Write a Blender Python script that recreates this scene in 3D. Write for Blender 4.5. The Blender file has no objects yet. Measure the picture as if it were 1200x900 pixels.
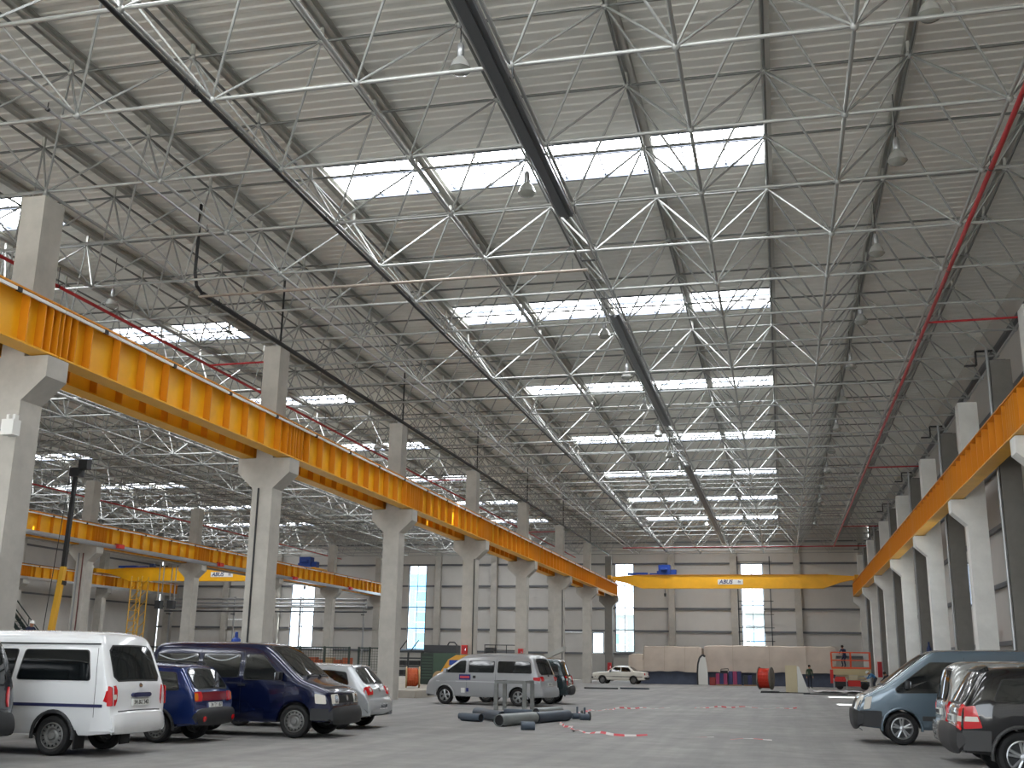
import bpy, bmesh, math, random
from mathutils import Vector, Matrix, noise
random.seed(7)
scene = bpy.context.scene
COL = scene.collection

# ------------------------------------------------------------------ camera, world, sun, exposure
FPX, YAW, PITCH, ROLL = 1268.55, .2422, .2515, .0165
EYE = Vector((0, 0, 1.6))
cyaw, syaw, cpit, spit = math.cos(YAW), math.sin(YAW), math.cos(PITCH), math.sin(PITCH)
c_fw = Vector((-syaw * cpit, cyaw * cpit, spit))
c_r = Vector((cyaw, syaw, 0))
c_u = c_r.cross(c_fw)
c_r, c_u = (math.cos(ROLL) * c_r + math.sin(ROLL) * c_u), (-math.sin(ROLL) * c_r + math.cos(ROLL) * c_u)
cam = bpy.data.cameras.new('camera')
cam.sensor_width = 36
cam.lens = FPX * 36 / 1200
cam.clip_end = 600
cam_ob = bpy.data.objects.new('camera', cam)
cam_ob.matrix_world = Matrix((
    (c_r.x, c_u.x, -c_fw.x, EYE.x), (c_r.y, c_u.y, -c_fw.y, EYE.y), (c_r.z, c_u.z, -c_fw.z, EYE.z), (0, 0, 0, 1)))
COL.objects.link(cam_ob)
scene.camera = cam_ob

def px_of(p):
    d = Vector(p) - EYE
    z = d.dot(c_fw)
    if z < .5:
        return None
    return (600 + FPX * d.dot(c_r) / z, 450 - FPX * d.dot(c_u) / z, z)

world = bpy.data.worlds.new('sky')
scene.world = world
world.use_nodes = True
wn = world.node_tree.nodes
wn['Background'].inputs[0].default_value = (.86, .93, 1.0, 1)
wn['Background'].inputs[1].default_value = 4.2
SKYLIGHT_POWER = 13.0

sun = bpy.data.lights.new('sun', 'SUN')
sun.energy = 36
sun.angle = .009
sun.color = (1, .97, .9)
sun_ob = bpy.data.objects.new('sun', sun)
sun_ob.rotation_euler = Vector((-.70, -.10, -.70)).to_track_quat('-Z', 'Y').to_euler()
COL.objects.link(sun_ob)

vs = scene.view_settings
vs.view_transform = 'Standard'
vs.look = 'None'
vs.exposure = 0.34
vs.gamma = 1.0
vs.use_curve_mapping = False
scene.cycles.use_denoising = True
scene.cycles.max_bounces = 8
scene.cycles.diffuse_bounces = 5
scene.cycles.transparent_max_bounces = 8
scene.cycles.sample_clamp_indirect = 6.0

# ------------------------------------------------------------------ materials
MATS = {}
def srgb(r, g, b):
    f = lambda c: (c / 12.92 if c <= .04045 else ((c + .055) / 1.055) ** 2.4)
    return (f(r / 255), f(g / 255), f(b / 255), 1)

def mat(name, col, rough=.6, metal=0.0, noise_scale=None, noise_amt=.15, bump=0.0, bump_scale=None, coat=0.0, spec=.5, emit=None, stretch=None):
    if name in MATS:
        return MATS[name]
    m = bpy.data.materials.new(name)
    m.use_nodes = True
    nt = m.node_tree
    b = nt.nodes['Principled BSDF']
    c = srgb(*col)
    b.inputs['Base Color'].default_value = c
    b.inputs['Roughness'].default_value = rough
    b.inputs['Metallic'].default_value = metal
    b.inputs['Specular IOR Level'].default_value = spec
    b.inputs['Coat Weight'].default_value = coat
    b.inputs['Coat Roughness'].default_value = .04
    if emit:
        b.inputs['Emission Color'].default_value = srgb(*emit[0])
        b.inputs['Emission Strength'].default_value = emit[1]
    if noise_scale or bump:
        tc = nt.nodes.new('ShaderNodeTexCoord')
        mp = nt.nodes.new('ShaderNodeMapping')
        if stretch:
            mp.inputs['Scale'].default_value = stretch
        nt.links.new(tc.outputs['Object'], mp.inputs['Vector'])
    if noise_scale:
        n1 = nt.nodes.new('ShaderNodeTexNoise')
        n1.inputs['Scale'].default_value = noise_scale
        n1.inputs['Detail'].default_value = 6
        n1.inputs['Roughness'].default_value = .62
        nt.links.new(mp.outputs[0], n1.inputs['Vector'])
        rp = nt.nodes.new('ShaderNodeValToRGB')
        rp.color_ramp.elements[0].position = .3
        rp.color_ramp.elements[1].position = .72
        rp.color_ramp.elements[0].color = tuple(max(0, x * (1 - noise_amt)) for x in c[:3]) + (1,)
        rp.color_ramp.elements[1].color = tuple(min(1, x * (1 + noise_amt * .7)) for x in c[:3]) + (1,)
        nt.links.new(n1.outputs[0], rp.inputs[0])
        nt.links.new(rp.outputs[0], b.inputs['Base Color'])
    if bump:
        n2 = nt.nodes.new('ShaderNodeTexNoise')
        n2.inputs['Scale'].default_value = bump_scale or 20
        n2.inputs['Detail'].default_value = 5
        nt.links.new(mp.outputs[0], n2.inputs['Vector'])
        bp = nt.nodes.new('ShaderNodeBump')
        bp.inputs['Strength'].default_value = bump
        nt.links.new(n2.outputs[0], bp.inputs['Height'])
        nt.links.new(bp.outputs[0], b.inputs['Normal'])
    MATS[name] = m
    return m

def emission_mat(name, col, strength):
    m = bpy.data.materials.new(name)
    m.use_nodes = True
    nt = m.node_tree
    nt.nodes.clear()
    e = nt.nodes.new('ShaderNodeEmission')
    e.inputs[0].default_value = col + (1,)
    e.inputs[1].default_value = strength
    o = nt.nodes.new('ShaderNodeOutputMaterial')
    nt.links.new(e.outputs[0], o.inputs[0])
    MATS[name] = m
    return m

def pane_mat(name, tint, gloss):
    m = bpy.data.materials.new(name)
    m.use_nodes = True
    nt = m.node_tree
    nt.nodes.clear()
    t = nt.nodes.new('ShaderNodeBsdfTransparent')
    t.inputs[0].default_value = tint + (1,)
    g = nt.nodes.new('ShaderNodeBsdfGlossy')
    g.inputs['Roughness'].default_value = .03
    mx = nt.nodes.new('ShaderNodeMixShader')
    mx.inputs[0].default_value = gloss
    o = nt.nodes.new('ShaderNodeOutputMaterial')
    nt.links.new(t.outputs[0], mx.inputs[1])
    nt.links.new(g.outputs[0], mx.inputs[2])
    nt.links.new(mx.outputs[0], o.inputs[0])
    MATS[name] = m
    return m

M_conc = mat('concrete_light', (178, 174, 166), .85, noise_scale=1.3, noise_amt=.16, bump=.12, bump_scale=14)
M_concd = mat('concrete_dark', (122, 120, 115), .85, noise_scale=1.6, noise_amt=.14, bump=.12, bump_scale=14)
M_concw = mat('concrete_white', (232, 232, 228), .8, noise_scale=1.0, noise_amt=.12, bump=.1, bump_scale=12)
M_yel = mat('crane_yellow', (236, 172, 22), .42, noise_scale=.8, noise_amt=.12)
M_yeld = mat('crane_yellow_shade', (212, 138, 16), .5)  # darker copy of the crane yellow; puts shade into the stiffeners' colour
M_steel = mat('steel_painted_grey', (158, 160, 158), .42, .3)
M_galv = mat('galvanised_steel', (170, 172, 174), .35, .7)
M_topch = mat('steel_top_chord', (112, 114, 112), .5, .3)
M_dksteel = mat('steel_dark', (62, 64, 66), .45, .4)
M_black = mat('black_paint', (24, 24, 26), .5)
M_roof = mat('roof_sheet', (230, 230, 224), .55, .1, noise_scale=.25, noise_amt=.1)
M_purlin = mat('purlin_grey', (178, 178, 172), .5, .2)
M_wall = mat('wall_panel_grey', (176, 173, 167), .7, noise_scale=.5, noise_amt=.08)
M_wallw = mat('wall_panel_light', (194, 191, 186), .7, noise_scale=.5, noise_amt=.06)
M_girt = mat('girt_grey', (104, 106, 110), .5, .3)
M_red = mat('red_pipe_paint', (170, 26, 34), .45)
M_redb = mat('red_paint_bright', (206, 42, 34), .45)
M_white = mat('white_paint', (226, 226, 222), .5)
M_glass = pane_mat('window_glass', (.93, .97, 1.0), .08)
M_sky = emission_mat('skylight_glow', (.95, .975, 1.0), SKYLIGHT_POWER)
M_blue = mat('blue_paint', (28, 66, 150), .5)
M_frame = mat('window_frame_grey', (92, 98, 108), .5, .3)

def floor_mat():
    m = bpy.data.materials.new('floor_concrete')
    m.use_nodes = True
    nt = m.node_tree
    b = nt.nodes['Principled BSDF']
    tc = nt.nodes.new('ShaderNodeTexCoord')
    def nz(scale, detail=6, rough=.6, vec=None):
        n = nt.nodes.new('ShaderNodeTexNoise')
        n.inputs['Scale'].default_value = scale
        n.inputs['Detail'].default_value = detail
        n.inputs['Roughness'].default_value = rough
        nt.links.new(vec or tc.outputs['Object'], n.inputs['Vector'])
        return n
    big = nz(.16, 7, .65)
    mid = nz(1.1, 8, .7)
    r1 = nt.nodes.new('ShaderNodeValToRGB')
    r1.color_ramp.elements[0].position = .32
    r1.color_ramp.elements[0].color = srgb(118, 117, 116)
    r1.color_ramp.elements[1].position = .68
    r1.color_ramp.elements[1].color = srgb(150, 149, 147)
    nt.links.new(big.outputs[0], r1.inputs[0])
    r2 = nt.nodes.new('ShaderNodeValToRGB')
    r2.color_ramp.elements[0].position = .36
    r2.color_ramp.elements[0].color = (.74, .74, .74, 1)
    r2.color_ramp.elements[1].position = .62
    r2.color_ramp.elements[1].color = (1.05, 1.05, 1.05, 1)
    nt.links.new(mid.outputs[0], r2.inputs[0])
    mx = nt.nodes.new('ShaderNodeMixRGB')
    mx.blend_type = 'MULTIPLY'
    mx.inputs[0].default_value = .8
    nt.links.new(r1.outputs[0], mx.inputs[1])
    nt.links.new(r2.outputs[0], mx.inputs[2])
    # tyre tracks: stretched noise along the hall
    mp = nt.nodes.new('ShaderNodeMapping')
    mp.inputs['Scale'].default_value = (1.6, .06, 1)
    mp.inputs['Rotation'].default_value = (0, 0, .12)
    nt.links.new(tc.outputs['Object'], mp.inputs[0])
    tr = nz(1.0, 5, .6, mp.outputs[0])
    r3 = nt.nodes.new('ShaderNodeValToRGB')
    r3.color_ramp.elements[0].position = .38
    r3.color_ramp.elements[0].color = (.84, .84, .85, 1)
    r3.color_ramp.elements[1].position = .6
    r3.color_ramp.elements[1].color = (1.06, 1.05, 1.04, 1)
    nt.links.new(tr.outputs[0], r3.inputs[0])
    mx2 = nt.nodes.new('ShaderNodeMixRGB')
    mx2.blend_type = 'MULTIPLY'
    mx2.inputs[0].default_value = .9
    nt.links.new(mx.outputs[0], mx2.inputs[1])
    nt.links.new(r3.outputs[0], mx2.inputs[2])
    nt.links.new(mx2.outputs[0], b.inputs['Base Color'])
    rr = nt.nodes.new('ShaderNodeMapRange')
    rr.inputs['To Min'].default_value = .5
    rr.inputs['To Max'].default_value = .85
    nt.links.new(big.outputs[0], rr.inputs[0])
    nt.links.new(rr.outputs[0], b.inputs['Roughness'])
    bp = nt.nodes.new('ShaderNodeBump')
    bp.inputs['Strength'].default_value = .15
    fine = nz(9, 4)
    nt.links.new(fine.outputs[0], bp.inputs['Height'])
    nt.links.new(bp.outputs[0], b.inputs['Normal'])
    return m
M_floor = floor_mat()

# ------------------------------------------------------------------ mesh helpers
class MB:
    """collects boxes, tubes, lathes and prisms; build() links them as one mesh object"""
    def __init__(self):
        self.v, self.f, self.mi = [], [], []
    def add(self, verts, faces, mi=0):
        o = len(self.v)
        self.v += [tuple(p) for p in verts]
        self.f += [tuple(i + o for i in f) for f in faces]
        self.mi += [mi] * len(faces)
        return self
    def box(self, c, s, rz=0, mi=0, M=None):
        hx, hy, hz = s[0] / 2, s[1] / 2, s[2] / 2
        pts = [Vector((x * hx, y * hy, z * hz)) for x in (-1, 1) for y in (-1, 1) for z in (-1, 1)]
        R = M or Matrix.Rotation(rz, 3, 'Z')
        pts = [R @ p + Vector(c) for p in pts]
        return self.add(pts, [(0, 1, 3, 2), (4, 6, 7, 5), (0, 4, 5, 1), (2, 3, 7, 6), (0, 2, 6, 4), (1, 5, 7, 3)], mi)
    def tube(self, p, q, r, n=6, caps=True, r2=None, mi=0):
        p, q = Vector(p), Vector(q)
        d = (q - p).normalized()
        a = d.orthogonal().normalized()
        b = d.cross(a)
        r2 = r if r2 is None else r2
        vs_ = []
        for k in range(n):
            t = 2 * math.pi * k / n
            e = a * math.cos(t) + b * math.sin(t)
            vs_ += [p + e * r, q + e * r2]
        fs = [(2 * k, 2 * ((k + 1) % n), 2 * ((k + 1) % n) + 1, 2 * k + 1) for k in range(n)]
        if caps:
            fs += [tuple(2 * k for k in reversed(range(n))), tuple(2 * k + 1 for k in range(n))]
        return self.add(vs_, fs, mi)
    def path(self, pts, r, n=6, mi=0):
        for a, b in zip(pts[:-1], pts[1:]):
            self.tube(a, b, r, n, mi=mi)
        return self
    def lathe(self, prof, n=16, axis='Z', c=(0, 0, 0), mi=0, closed=False):
        vs_, fs = [], []
        m = len(prof)
        for k in range(n):
            t = 2 * math.pi * k / n
            for r, h in prof:
                x, y = r * math.cos(t), r * math.sin(t)
                p = {'Z': (x, y, h), 'Y': (x, h, y), 'X': (h, x, y)}[axis]
                vs_.append((p[0] + c[0], p[1] + c[1], p[2] + c[2]))
        for k in range(n):
            k2 = (k + 1) % n
            for j in range(m - 1 + (1 if closed else 0)):
                j2 = (j + 1) % m
                fs.append((k * m + j, k2 * m + j, k2 * m + j2, k * m + j2))
        return self.add(vs_, fs, mi)
    def prism(self, poly, d0, d1, axis='Y', mi=0):
        """polygon in the plane across `axis`, extruded from d0 to d1"""
        n = len(poly)
        def P(a, b, d):
            return {'Y': (a, d, b), 'X': (d, a, b), 'Z': (a, b, d)}[axis]
        vs_ = [P(a, b, d0) for a, b in poly] + [P(a, b, d1) for a, b in poly]
        fs = [tuple(range(n)), tuple(reversed(range(n, 2 * n)))]
        fs += [(k, n + k, n + (k + 1) % n, (k + 1) % n) for k in range(n)]
        return self.add(vs_, fs, mi)
    def mesh(self, name, mats, smooth=None):
        me = bpy.data.meshes.new(name)
        me.from_pydata(self.v, [], self.f)
        for m in (mats if isinstance(mats, (list, tuple)) else [mats]):
            me.materials.append(m)
        if any(self.mi):
            me.polygons.foreach_set('material_index', self.mi)
        bm = bmesh.new()
        bm.from_mesh(me)
        bmesh.ops.recalc_face_normals(bm, faces=bm.faces)
        bm.to_mesh(me)
        bm.free()
        if smooth is not None:
            me.polygons.foreach_set('use_smooth', [True] * len(me.polygons))
            me.set_sharp_from_angle(angle=math.radians(smooth))
        return me
    def build(self, name, mats, parent=None, smooth=None, loc=None, rz=None):
        return link(name, self.mesh(name, mats, smooth), parent, loc, rz)

def link(name, me, parent=None, loc=None, rz=None):
    o = bpy.data.objects.new(name, me)
    COL.objects.link(o)
    if parent is not None:
        o.parent = parent
    if loc is not None:
        o.location = loc
    if rz is not None:
        o.rotation_euler = (0, 0, rz)
    return o

def tag(o, label=None, cat=None, group=None, kind=None):
    if label: o['label'] = label
    if cat: o['category'] = cat
    if group: o['group'] = group
    if kind: o['kind'] = kind
    return o

def thing(name, loc=(0, 0, 0), rz=0, label=None, cat=None, group=None, kind=None):
    o = bpy.data.objects.new(name, None)
    o.empty_display_size = .2
    COL.objects.link(o)
    o.location = loc
    o.rotation_euler = (0, 0, rz)
    return tag(o, label, cat, group, kind)

KIDS = {}
def copy_tree(o, parent=None, loc=None, rz=None, label=None, children=None):
    c = o.copy()
    COL.objects.link(c)
    c.parent = parent
    if loc is not None: c.location = loc
    if rz is not None: c.rotation_euler = (0, 0, rz)
    if label: c['label'] = label
    for ch in list(o.children):
        copy_tree(ch, c)
    return c

ORD = ['first', 'second', 'third', 'fourth', 'fifth', 'sixth', 'seventh', 'eighth', 'ninth', 'tenth', 'eleventh', 'twelfth']

# ------------------------------------------------------------------ main dimensions (metres)
GX, GY = 3.0, 3.109
NX0, NY0 = -13.357, 17.119          # bottom node i=0, j=0
ZB, ZT, ZR = 12.13, 14.166, 14.75   # bottom chord, top chord, roof sheet
SPAN = 4 * GY
ROWS = [-64.36, -40.36, -16.36]     # column rows left to right
XR = 7.52                           # right-hand column row
COLY = [NY0 + GY + SPAN * n for n in range(-1, 8)]     # 7.79 ... 107.3
YF, YN = 109.0, -18.0               # far wall, near wall
XW, XL = 8.45, -66.6                # right wall, left wall
# ================================================================== SETTING
fl = MB()
fl.add([(XL - .3, YN, 0), (XW + .3, YN, 0), (XW + .3, YF + .3, 0), (XL - .3, YF + .3, 0)], [(0, 1, 2, 3)])
fl.add([(XL - .3, YN, -.3), (XW + .3, YN, -.3), (XW + .3, YF + .3, -.3), (XL - .3, YF + .3, -.3)], [(3, 2, 1, 0)])
tag(fl.build('floor', M_floor), 'dusty grey concrete floor of the big hall', 'floor', kind='structure')
yd = MB()
yd.box((-29, 60, -.45), (420, 460, .2))
tag(yd.build('yard', mat('yard_gravel', (204, 203, 199), .9, noise_scale=.4)), 'pale paved yard outside the hall windows', 'ground', kind='structure')

# ---- roof sheet: trapezoid ribs across the hall, with openings for the skylights
SKY_Y = [25.4 + 12.45 * k for k in range(-3, 7)]
SKY_D = 2.2
SKY_X = [(-57.4, -45.4), (-33.3, -21.3), (-11.92, .18)]
xs = [XL - .4] + [x for ab in SKY_X for x in ab] + [XW + .4]
roof = MB()
prof = []
y = YN - .3
P = .36
cuts = sorted([s for s in SKY_Y] + [s + SKY_D for s in SKY_Y])
while y < YF + .3:
    for dy, dz in ((0, 0), (.12, 0), (.16, .024), (.32, .024)):
        prof.append((y + dy, ZR + dz))
    y += P
ys = [p[0] for p in prof]
for a, b in zip(xs[:-1], xs[1:]):
    sky = (a, b) in SKY_X
    v0 = len(roof.v)
    roof.v += [(xx, p[0], p[1]) for p in prof for xx in (a, b)]
    for k in range(len(prof) - 1):
        ym = (ys[k] + ys[k + 1]) / 2
        if sky and any(s < ym < s + SKY_D for s in SKY_Y):
            continue
        roof.f.append((v0 + 2 * k, v0 + 2 * k + 1, v0 + 2 * k + 3, v0 + 2 * k + 2))
        roof.mi.append(0)
ceil = roof.build('ceiling', M_roof)
tag(ceil, 'ribbed grey sheet roof over the steel space frame', 'ceiling', kind='structure')
# ---- purlins under the sheet, running down the hall above the top nodes
i0, i1 = -18, 7
k = 0
pm = MB()
pm.box((0, 0, .12), (.10, YF - YN, .20)).box((.06, 0, .21), (.18, YF - YN, .02)).box((.06, 0, .03), (.18, YF - YN, .02))
pme = pm.mesh('purlin', M_purlin)
for i in range(i0, i1 + 1):
    x = NX0 + (i + .5) * GX
    if XL < x < XW:
        o = link('purlin', pme, ceil, (x, (YF + YN) / 2, ZR - .27))
# ---- skylights
pane_me = {}
bar_me = MB().box((0, 0, 0), (.03, SKY_D, .06)).mesh('glazing_bar', M_frame)
wn_ = 0
for r, (a, b) in enumerate(SKY_X):
    n = 11
    w = (b - a) / n
    pme_ = MB().add([(-w / 2 + .012, -SKY_D / 2, 0), (w / 2 - .012, -SKY_D / 2, 0), (w / 2 - .012, SKY_D / 2, 0), (-w / 2 + .012, SKY_D / 2, 0)], [(0, 3, 2, 1)]).mesh('skylight_pane', M_sky)
    fr = MB()
    for s in (-1, 1):
        fr.box((0, s * SKY_D / 2, -.02), (b - a, .06, .14))
        fr.box((s * (b - a) / 2, 0, -.02), (.06, SKY_D, .14))
    fr.box((0, -.45, -.1), (b - a, .06, .08))
    fr_me = fr.mesh('skylight_frame', M_frame)
    for s in SKY_Y:
        wn_ += 1
        t = thing('window_%d' % wn_, ((a + b) / 2, s + SKY_D / 2, ZR + .07), kind='structure')
        link('skylight_frame', fr_me, t)
        for q in range(n):
            link('skylight_pane', pme_, t, (-(b - a) / 2 + w * (q + .5), 0, .03))
        for q in range(1, n):
            link('glazing_bar', bar_me, t, (-(b - a) / 2 + w * q, 0, 0))

# ---- walls built of panels between girts
GZ = [0.0, 2.6, 4.78, 6.95, 9.13, 11.3, 13.4, ZR + .1]
def rect_minus(x0, x1, cuts):
    out, x = [], x0
    for a, b in sorted(cuts):
        if b <= x or a >= x1: continue
        if a > x: out.append((x, a))
        x = max(x, b)
    if x < x1: out.append((x, x1))
    return out

def panel_wall(name, axis, pos, thick, lines, zs, holes, m, girt_dir, label, col2=None):
    """axis 'X': wall plane across Y (runs along X); 'Y': wall runs along Y. holes: (a0,a1,z0,z1)"""
    w = thing(name, (0, 0, 0), label=label, cat='wall', kind='structure')
    zc = sorted(set(zs + [h[2] for h in holes] + [h[3] for h in holes]))
    for a, b in zip(lines[:-1], lines[1:]):
        for z0, z1 in zip(zs[:-1], zs[1:]):
            hs = [h for h in holes if h[0] < b and h[1] > a and h[2] < z1 and h[3] > z0]
            subs = sorted(set([z0, z1] + [z for h in hs for z in (h[2], h[3]) if z0 < z < z1]))
            for s0, s1 in zip(subs[:-1], subs[1:]):
                cut = [(h[0], h[1]) for h in hs if h[2] < s1 - .01 and h[3] > s0 + .01]
                for u0, u1 in rect_minus(a, b, cut):
                    if u1 - u0 < .03: continue
                    g = .012
                    mb = MB()
                    c = ((u0 + u1) / 2, (s0 + s1) / 2)
                    sz = (u1 - u0 - g, thick, s1 - s0 - g)
                    if axis == 'X':
                        mb.box((0, 0, 0), sz)
                        loc = (c[0], pos, c[1])
                    else:
                        mb.box((0, 0, 0), (thick, sz[0], sz[2]))
                        loc = (pos, c[0], c[1])
                    mm = col2 if (col2 and s0 >= 2.5) else m
                    mb.build('wall_panel', mm, w, loc=loc)
    # girts
    for z in zs[1:-1]:
        for u0, u1 in rect_minus(lines[0], lines[-1], [(h[0], h[1]) for h in holes if h[2] - .05 < z < h[3] + .05]):
            mb = MB()
            if axis == 'X':
                mb.box((0, 0, 0), (u1 - u0, .14, .15)).box((0, girt_dir * .06, -.09), (u1 - u0, .04, .04))
                mb.build('girt', M_girt, w, loc=((u0 + u1) / 2, pos + girt_dir * (thick / 2 + .09), z))
            else:
                mb.box((0, 0, 0), (.16, u1 - u0, .16))
                mb.build('girt', M_girt, w, loc=(pos + girt_dir * (thick / 2 + .09), (u0 + u1) / 2, z))
    return w

FAR_HOLES = [(-16.0, -14.1, 2.7, 11.35), (-3.7, -1.55, 3.3, 11.3), (-37.7, -35.75, 2.7, 11.25), (-50.9, -48.2, 2.7, 9.35), (-18.3, -17.15, 2.6, 4.6), (-55.9, -54.9, 2.6, 5.6)]
lx = [XL] + [ROWS[0] + 6 * k for k in range(1, 13)] + [XW]
wb = panel_wall('wall_back', 'X', YF + .15, .16, lx, GZ, FAR_HOLES, M_wall, -1, 'far end wall of beige panels between grey columns', M_wallw)
for x in [ROWS[0] + 6 * k for k in range(0, 13)]:
    if min(abs(x - c) for c in ROWS) < .5: continue
    MB().box((0, 0, ZR / 2), (.62, .5, ZR)).build('wall_column', M_conc, wb, loc=(x, YF - .36, 0))
RW_SUN_HOLES = [(64.8, 67.4, 4.0, 6.3), (52.2, 54.5, 4.4, 6.4), (39.8, 41.2, 5.1, 5.9)]  # added unseen windows; sun through them makes the bright floor patches
ly = [YN + 6.218 * k for k in range(0, 21)]
ly = [COLY[0] - 3.109 + 6.218 * k for k in range(-4, 18)]
ly = [YN] + [y for y in ly if YN + 1 < y < YF - 1] + [YF]
wr = panel_wall('wall_right', 'Y', XW + .08, .16, ly, GZ, RW_SUN_HOLES, M_wallw, -1, 'long right wall of beige panels behind the columns')
lw = panel_wall('wall_left', 'Y', XL - .08, .16, [YN] + [COLY[0] + SPAN * k for k in range(0, 9)] + [YF], [0, 2.6, 7.0, 9.1, 11.3, ZR + .1], [], M_wall, 1, 'long far left wall of beige panels', M_wallw)
panel_wall('wall_front', 'X', YN - .08, .16, [XL, -44, -20, -15, 7, XW], [0, 11.0, ZR + .1], [(-15, 7, 0, 11.0), (-39, -20.5, 0, 10.9)], M_wall, 1, 'unseen entrance end wall with two gateways widened to light the roof')  # out of view; openings made large to throw light up at the roof

def glazed(n, axis, a0, a1, z0, z1, pos, rows, cols, mull=M_frame, label=None):
    t = thing('window_%d' % n, kind='structure')
    w, h = a1 - a0, z1 - z0
    if axis == 'X':
        t.location = ((a0 + a1) / 2, pos, z0)
        B = lambda m, u, z, su, sz, d=.12: m.box((u, 0, z), (su, d, sz))
    else:
        t.location = (pos, (a0 + a1) / 2, z0)
        B = lambda m, u, z, su, sz, d=.12: m.box((0, u, z), (d, su, sz))
    f = MB()
    for s in (-1, 1):
        B(f, s * (w / 2 - .04), h / 2, .08, h)
    B(f, 0, .04, w, .08); B(f, 0, h - .04, w, .08)
    f.build('window_frame', mull, t)
    for c in range(1, cols):
        B(MB(), -w / 2 + w * c / cols, h / 2, .06, h).build('mullion', mull, t)
    for r in range(1, rows):
        B(MB(), 0, h * r / rows, w, .09).build('transom', mull, t)
    pm_ = B(MB(), 0, 0, w / cols - .02, h / rows - .02, .012).mesh('pane', M_glass)
    for c in range(cols):
        for r in range(rows):
            u, z = -w / 2 + w * (c + .5) / cols, h * (r + .5) / rows
            link('pane', pm_, t, (u, 0, z) if axis == 'X' else (0, u, z))
    return t
for (a, b, z0, z1), (r, c) in zip(FAR_HOLES, [(4, 2), (4, 2), (4, 2), (3, 2), (1, 1), (2, 1)]):
    wn_ += 1
    glazed(wn_, 'X', a, b, z0, z1, YF + .15, r, c)
for (a, b, z0, z1) in RW_SUN_HOLES:
    wn_ += 1
    glazed(wn_, 'Y', a, b, z0, z1, XW + .08, 1, 2)  # glazing of the added right-wall sun openings

# ================================================================== SPACE FRAME
sf = thing('space_frame', (0, 0, 0), label='galvanised tubular steel space frame carrying the whole roof', cat='roof truss')
I0, I1, J0, J1 = -17, 7, -6, 29
def bn(i, j): return Vector((NX0 + i * GX, NY0 + j * GY, ZB))
def tn(i, j): return Vector((NX0 + (i + .5) * GX, NY0 + (j + .5) * GY, ZT))
members = {'bottom_chord_tube': [], 'top_chord_tube': [], 'diagonal_tube': []}
nodes = []
for i in range(I0, I1 + 1):
    for j in range(J0, J1 + 1):
        nodes.append(bn(i, j))
        if i < I1: members['bottom_chord_tube'].append((bn(i, j), bn(i + 1, j)))
        if j < J1: members['bottom_chord_tube'].append((bn(i, j), bn(i, j + 1)))
        if i < I1 and j < J1:
            nodes.append(tn(i, j))
            for di in (0, 1):
                for dj in (0, 1):
                    members['diagonal_tube'].append((tn(i, j), bn(i + di, j + dj)))
            if i < I1 - 1: members['top_chord_tube'].append((tn(i, j), tn(i + 1, j)))
            if j < J1 - 1: members['top_chord_tube'].append((tn(i, j), tn(i, j + 1)))
RAD = {'bottom_chord_tube': .040, 'top_chord_tube': .034, 'diagonal_tube': .027}
def vis_size(p, q):
    m = [px_of(p + (q - p) * t) for t in (0, .5, 1)]
    ok = [a for a in m if a and -30 < a[0] < 1230 and -30 < a[1] < 930]
    if not ok: return 0
    return len(ok) / min(a[2] for a in ok) * (.35 if p.x < -16.8 or q.x < -16.8 else 1)
tube_cache = {}
for kind, lst in members.items():
    sc = sorted(((vis_size(p, q), n) for n, (p, q) in enumerate(lst)), reverse=True)
    pick = set(n for s, n in sc[:300] if s > 0)
    rest = MB()
    r = RAD[kind]
    for n, (p, q) in enumerate(lst):
        if n in pick:
            L = round((q - p).length, 3)
            key = (kind, L)
            if key not in tube_cache:
                e = .13
                mb = MB().tube((0, 0, e + .1), (0, 0, L - e - .1), r, 8, caps=False)
                mb.tube((0, 0, .05), (0, 0, e + .1), r * .45, 8, caps=False, r2=r)
                mb.tube((0, 0, L - e - .1), (0, 0, L - .05), r, 8, caps=False, r2=r * .45)
                tube_cache[key] = mb.mesh(kind, M_topch if kind[0] == 't' else M_steel, 50)
            o = link(kind, tube_cache[key], sf, p)
            o.rotation_euler = (q - p).to_track_quat('Z', 'Y').to_euler()
        else:
            rest.tube(p, q, r, 5, caps=False)
    tag(rest.build(kind, M_topch if kind[0] == 't' else M_steel, sf, 50), kind='stuff')
ball = MB().lathe([(.001, -.085), (.05, -.07), (.085, -.0), (.05, .07), (.001, .085)], 8).mesh('node_ball', M_steel, 60)
sc = sorted(((vis_size(p, p), n) for n, p in enumerate(nodes)), reverse=True)
pick = set(n for s, n in sc[:300] if s > 0)
rest = MB()
post = MB().tube((0, 0, .06), (0, 0, ZR - .27 - ZT), .05, 6).mesh('purlin_post', M_purlin)
npost = 0
restp = MB()
for n, p in enumerate(nodes):
    if n in pick:
        link('node_ball', ball, sf, p)
    else:
        rest.lathe([(.001, -.08), (.08, 0), (.001, .08)], 5, c=p)
    if p.z > 13:
        if n in pick:
            link('purlin_post', post, sf, p)
        else:
            restp.tube(p, p + Vector((0, 0, ZR - .27 - ZT)), .05, 4, caps=False)
tag(rest.build('node_ball', M_steel, sf, 60), kind='stuff')
tag(restp.build('purlin_post', M_purlin, sf), kind='stuff')

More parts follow.
